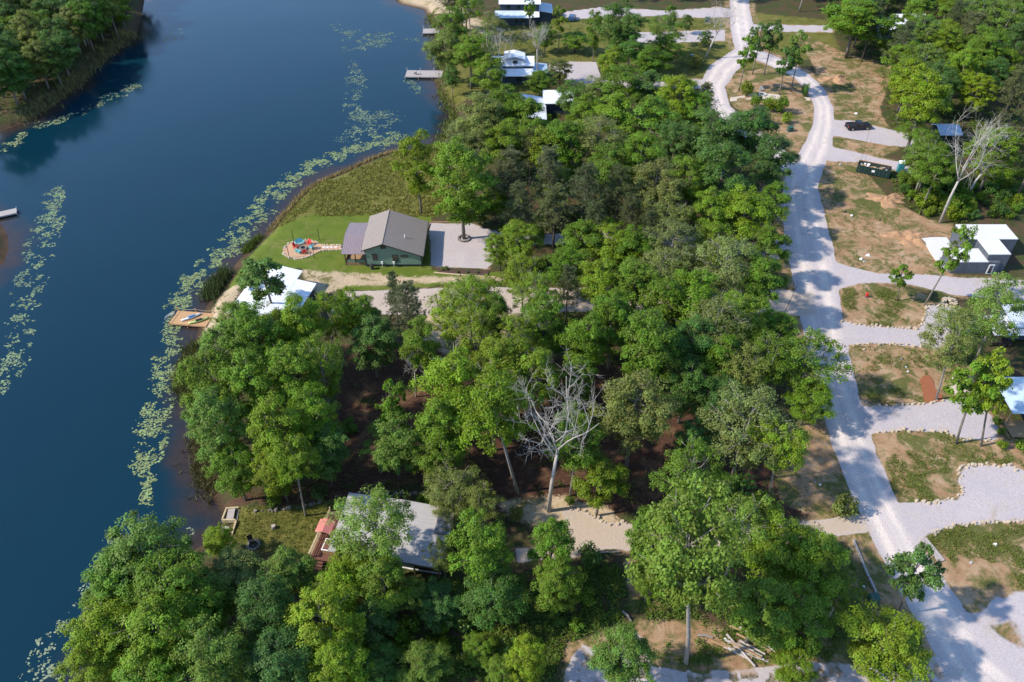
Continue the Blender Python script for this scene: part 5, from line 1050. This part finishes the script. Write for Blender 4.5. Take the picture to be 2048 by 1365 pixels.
for y in (1056, 1063): 
    a = at(452, y, .25); tag(MB().box(tuple(a), (1.0, .32, .09), rz=-.1).build('step_board', 'concrete_white'), 'pale board step in the cove beside the picnic landing', 'board', 'board steps in the cove')
p = G(548, 1057); t = thing('tree_stump', 'small grey stump on the lakeside lawn', 'stump', p); MB().tube([(0, 0, -.1), (0, 0, .45)], [.36, .28], 9).build('stump', 'bark', t); MB().tube([(0, 0, .45), (0, 0, .47)], .27, 9).build('cut_face', 'old_wood', t)
fire_ring('stone fire ring half under trees on the lakeside lawn', 508, 1092, .7, 1.2)
t = thing('lawn_chair', 'dark folding chair beside the fire ring on the lakeside lawn', 'chair', G(503, 1085), .6); MB().bb(-.3, .3, -.3, .3, .38, .44).build('seat', 'trim', t); MB().box((0, .3, .75), (.6, .05, .7), rx=-.25).build('backrest', 'trim', t)
for sx in (-.27, .27):
    for sy in (-.25, .25): MB().bb(sx - .03, sx + .03, sy - .03, sy + .03, -.05, .38).build('leg', 'grey_metal', t)
# fire pits, patio chairs on plots and loop
pp = poly([(1905,752),(1935,745),(1962,770),(1955,790),(1915,795),(1900,775)]); tag(MB().prism([(x, y, 1.) for x, y in pp], [(x, y, 1.29) for x, y in pp]).build('patio', 'flag_stone'), 'small pale gravel patio on the second plot', 'patio')
mb_ = poly([(1840,760),(1847,752),(1858,751),(1866,762),(1870,778),(1884,790),(1886,803),(1868,805),(1848,807),(1846,785)]); tag(MB().prism([(x, y, 1.) for x, y in mb_], [(x, y, 1.27) for x, y in mb_]).build('mulch_bed', 'orange_mulch'), 'orange mulch bed at the corner of the second plot', 'flower bed')
for lab, x, y, rz in [('black slatted chair on the small patio, nearer the dark porch cabin', 1928, 760, .6), ('dark green slatted chair on the small patio, beside the black one', 1932, 773, 2.2)]: adirondack(lab, x, y, rz, 'trim' if 'black' in lab else 'dark_green')
fire_ring('pale round stone fire ring on the island inside the road loop', 1525, 190, .8, 1.25, 'concrete_white')
for lab, x, y, rz in [('grey chair behind the pale fire ring on the loop island', 1522, 182, 0), ('dark chair before the pale fire ring on the loop island', 1520, 199, 3.1)]: adirondack(lab, x, y, rz, 'grey_metal' if 'grey' in lab else 'trim')
pth = poly([(1460,196),(1512,188),(1540,188),(1620,196),(1620,202),(1545,199),(1512,198),(1460,204)]); tag(MB().prism([(x, y, 1.) for x, y in pth], [(x, y, 1.25) for x, y in pth]).build('path', 'flag_stone'), kind='structure')
# tarpaulin rack and small trailer in the wood, rubble, scraps
p = G(820, 735); t = thing('kayak', 'light blue kayak standing upright against a thin snag', 'kayak', p); MB().tube([(0, 0, 0), (0, 0, .6), (.05, 0, 1.6), (.1, 0, 2.8), (.1, 0, 3.3)], [.12, .33, .4, .3, .05], 9).build('hull', 'light_blue', t, True); MB().box((.02, -.36, 1.6), (.35, .12, .9)).build('cockpit', 'blue_plastic', t)
p = G(872, 732); t = thing('utility_trailer', 'small white and grey utility trailer parked among the trees', 'trailer', p, .1); MB().bb(-1.2, 1.2, -.75, .75, .5, .6).build('bed', 'grey_metal', t); MB().bb(-1.0, 1.0, -.6, .6, .6, 1.1).build('cover', 'light_blue', t); MB().bb(1.2, 2.3, -.05, .05, .45, .55).build('drawbar', 'grey_metal', t); wheels(t, (0,), .95, .32)
for i, (x, y, m, s) in enumerate([(1735,512,'white_plastic',.9),(1722,520,'white_plastic',.7),(1728,525,'grey_metal',.6),(1690,425,'trim',.7),(1703,432,'white_plastic',.7),(1760,440,'trim',.6),(1728,700,'stone',.6),(1802,718,'light_blue',.4),(1812,734,'light_blue',.4),(1816,743,'white_plastic',.4),(1640,970,'white_plastic',.4),(1630,965,'grey_metal',.4),(1450,1280,'white_plastic',.5),(1990,1090,'white_plastic',.5),(1942,1126,'grey_metal',.5),(1727,1174,'white_plastic',.35),(1712,228,'white_plastic',.8),(1757,238,'trim',.5),(1680,330,'grey_metal',.8)]):
    q = G(x, y); w = {'white_plastic': 'white', 'grey_metal': 'grey', 'trim': 'black', 'stone': 'tan', 'light_blue': 'pale blue'}[m]
    mb = MB(); k = 7; ring = [(s * .55 * math.cos(6.28 * j / k) * LR.uniform(.6, 1.2), s * .45 * math.sin(6.28 * j / k) * LR.uniform(.6, 1.2)) for j in range(k)]
    mb.prism([(a_, b_, -.05) for a_, b_ in ring], [(a_ * .6, b_ * .7, s * LR.uniform(.2, .45)) for a_, b_ in ring]); o = mb.build('debris', m); o.location = q
    tag(o, f'{w} piece of loose debris on bare ground near the road', 'debris', f'{w} debris pieces near the road')
for lab, x, y, w, h, m in [('orange earth heap left of the concrete building', 1822, 478, 46, 1.3, 'orange'), ('brown earth heap below the dumpster', 1772, 400, 40, .9, 'orange'), ('brown brush-strewn earth bank beside the road loop', 1670, 160, 30, .9, 'orange')]:
    c = np.array(G(x, y)); r_ = w / FPX * depth(c); v = []; f = []; nn = 44; rings = 16
    for i in range(rings):
        for j in range(nn):
            a = j * 2 * math.pi / nn; lob = 1 + .3 * math.sin(3 * a + x) + .2 * math.sin(5 * a + y) + .12 * math.sin(9 * a); q = r_ * (1 - i / rings) * lob; hx, hy = c[0] + q * math.cos(a), c[1] + q * .7 * math.sin(a); e_ = np.array([hx]); f_ = np.array([hy]); v.append((hx, hy, c[2] - .1 + h * (i / (rings - 1))**.9 * float(.25 + 1.1 * vnoise(e_ / 1.1, f_ / 1.1, 81)[0] + .4 * vnoise(e_ / .4, f_ / .4, 82)[0])))
    for i in range(rings - 1):
        for j in range(nn): f.append((i * nn + j, i * nn + (j + 1) % nn, (i + 1) * nn + (j + 1) % nn, (i + 1) * nn + j))
    f.append(tuple(range((rings - 1) * nn, rings * nn)))
    if 'orange_earth' not in MT: mk('orange_earth', (.34, .20, .11), .95, .35, 1.6, bump=.6)
    tag(MB().add(v, f).build('earth_heap', 'orange_earth', None, True), lab, 'earth heap')

# ------------------------------------------------------------------ low undergrowth under and between the trees
def undergrowth(P, n, label, col, thr=.42, size=.14, hgt=.55):
    Q = scatter(P, n); Q = Q[(vnoise(Q[:, 0] / 3.1, Q[:, 1] / 3.1, 51) * .6 + vnoise(Q[:, 0] / 1.1, Q[:, 1] / 1.1, 52) * .4 > thr)]
    for d in [ldist(ROAD, Q)[0], ldist(LOOP, Q)[0]] : pass
    m = (ldist(ROAD, Q)[0] < -.8) & (ldist(LOOP, Q)[0] < -.8) & (sdist(LAKE, Q) < -.5)
    for v in DR_W.values(): m &= sdist(v, Q) < -.5
    Q = Q[m]; k = 5; B = np.repeat(Q, k, 0) + LR.normal(0, .22, (len(Q) * k, 2)); z = land_h(B) + LR.uniform(.02, hgt, len(B)) * np.repeat(LR.uniform(.3, 1, len(Q)), k)
    Nn = np.stack([LR.normal(0, .5, len(B)), LR.normal(0, .5, len(B)), np.ones(len(B))], 1); Nn /= np.linalg.norm(Nn, axis=1, keepdims=True)
    V, F = leaf_quads(np.stack([B[:, 0], B[:, 1], z], 1), Nn, size * LR.uniform(.5, 1.4, len(B)))
    o = link('undergrowth', fast_mesh('undergrowth', V, F, 'leaf', False, np.repeat(LR.uniform(0, 1, len(B)), 4))); o.color = (*col, 1); tag(o, label, 'undergrowth', kind='stuff')
undergrowth(poly([(1775,345),(1800,410),(1850,436),(1900,445),(2100,450),(2200,300),(2150,-30),(1650,-30),(1660,60),(1760,130),(1770,220),(1800,290),(1870,320)]), 15000, 'low green brush under the far wood right of the road', (.10, .16, .018), .40, .2, .9)
undergrowth(U1, 9000, 'low green brush on the slope below the grey-roofed house', (.09, .14, .016), .40, .13, .6)
undergrowth(poly([(960,190),(1400,180),(1560,300),(1560,470),(1000,440),(900,300)]), 9000, 'low green brush under the dense wood behind the parking', (.10, .15, .018), .42, .18, .8)
undergrowth(poly([(-200,320),(0,240),(120,175),(250,70),(262,-30),(-200,-30)]), 8000, 'low brush on the opposite bank with the weathered dock', (.08, .11, .02), .42, .2, .8)
undergrowth(poly([(430,1005),(640,960),(690,700),(1000,690),(1550,790),(1650,1030),(1260,1010),(900,970)]), 5000, 'sparse low plants on the brown wood floor', (.08, .12, .018), .62, .13, .5)
undergrowth(poly([(1000,440),(1560,490),(1560,650),(1400,760),(1000,690),(860,640)]), 9000, 'low green brush along the shared driveway', (.10, .15, .018), .45, .15, .7)
undergrowth(poly([(880,10),(1460,40),(1400,150),(1080,180),(900,200)]), 5000, 'grassy brush around the far cabins', (.12, .16, .025), .5, .18, .6)
undergrowth(poly([(1255,1100),(1700,1090),(1740,1200),(1700,1320),(1560,1330),(1300,1330)]), 6000, 'low weeds beside the log pile and bottom track', (.09, .14, .016), .5, .12, .45)

# thin grass on the plots, seedlings and grit beside the road
pl = []
for P_ in DIRT[1:6]:
    Q = scatter(P_, 2600, .3); Q = Q[vnoise(Q[:, 0] / 3.4, Q[:, 1] / 3.4, 61) * .6 + vnoise(Q[:, 0] / 1.2, Q[:, 1] / 1.2, 62) * .4 > .55]; pl.append(Q)
Q = np.concatenate(pl); m_ = ldist(ROAD, Q)[0] < -.4
for v_ in DR_W.values(): m_ &= sdist(v_, Q) < -.3
blades('plot_grass', Q[m_], .28, .04, 'thin patchy grass on the bare plots beside the road', 'grass', (.13, .155, .03), 6, lean=.6)
Q = scatter(MEADOW2, 1600); blades('lawn_grass', Q, .2, .04, 'patchy grass of the lakeside lawn by the grey-roofed house', 'grass', (.14, .155, .03), 5, lean=.6)
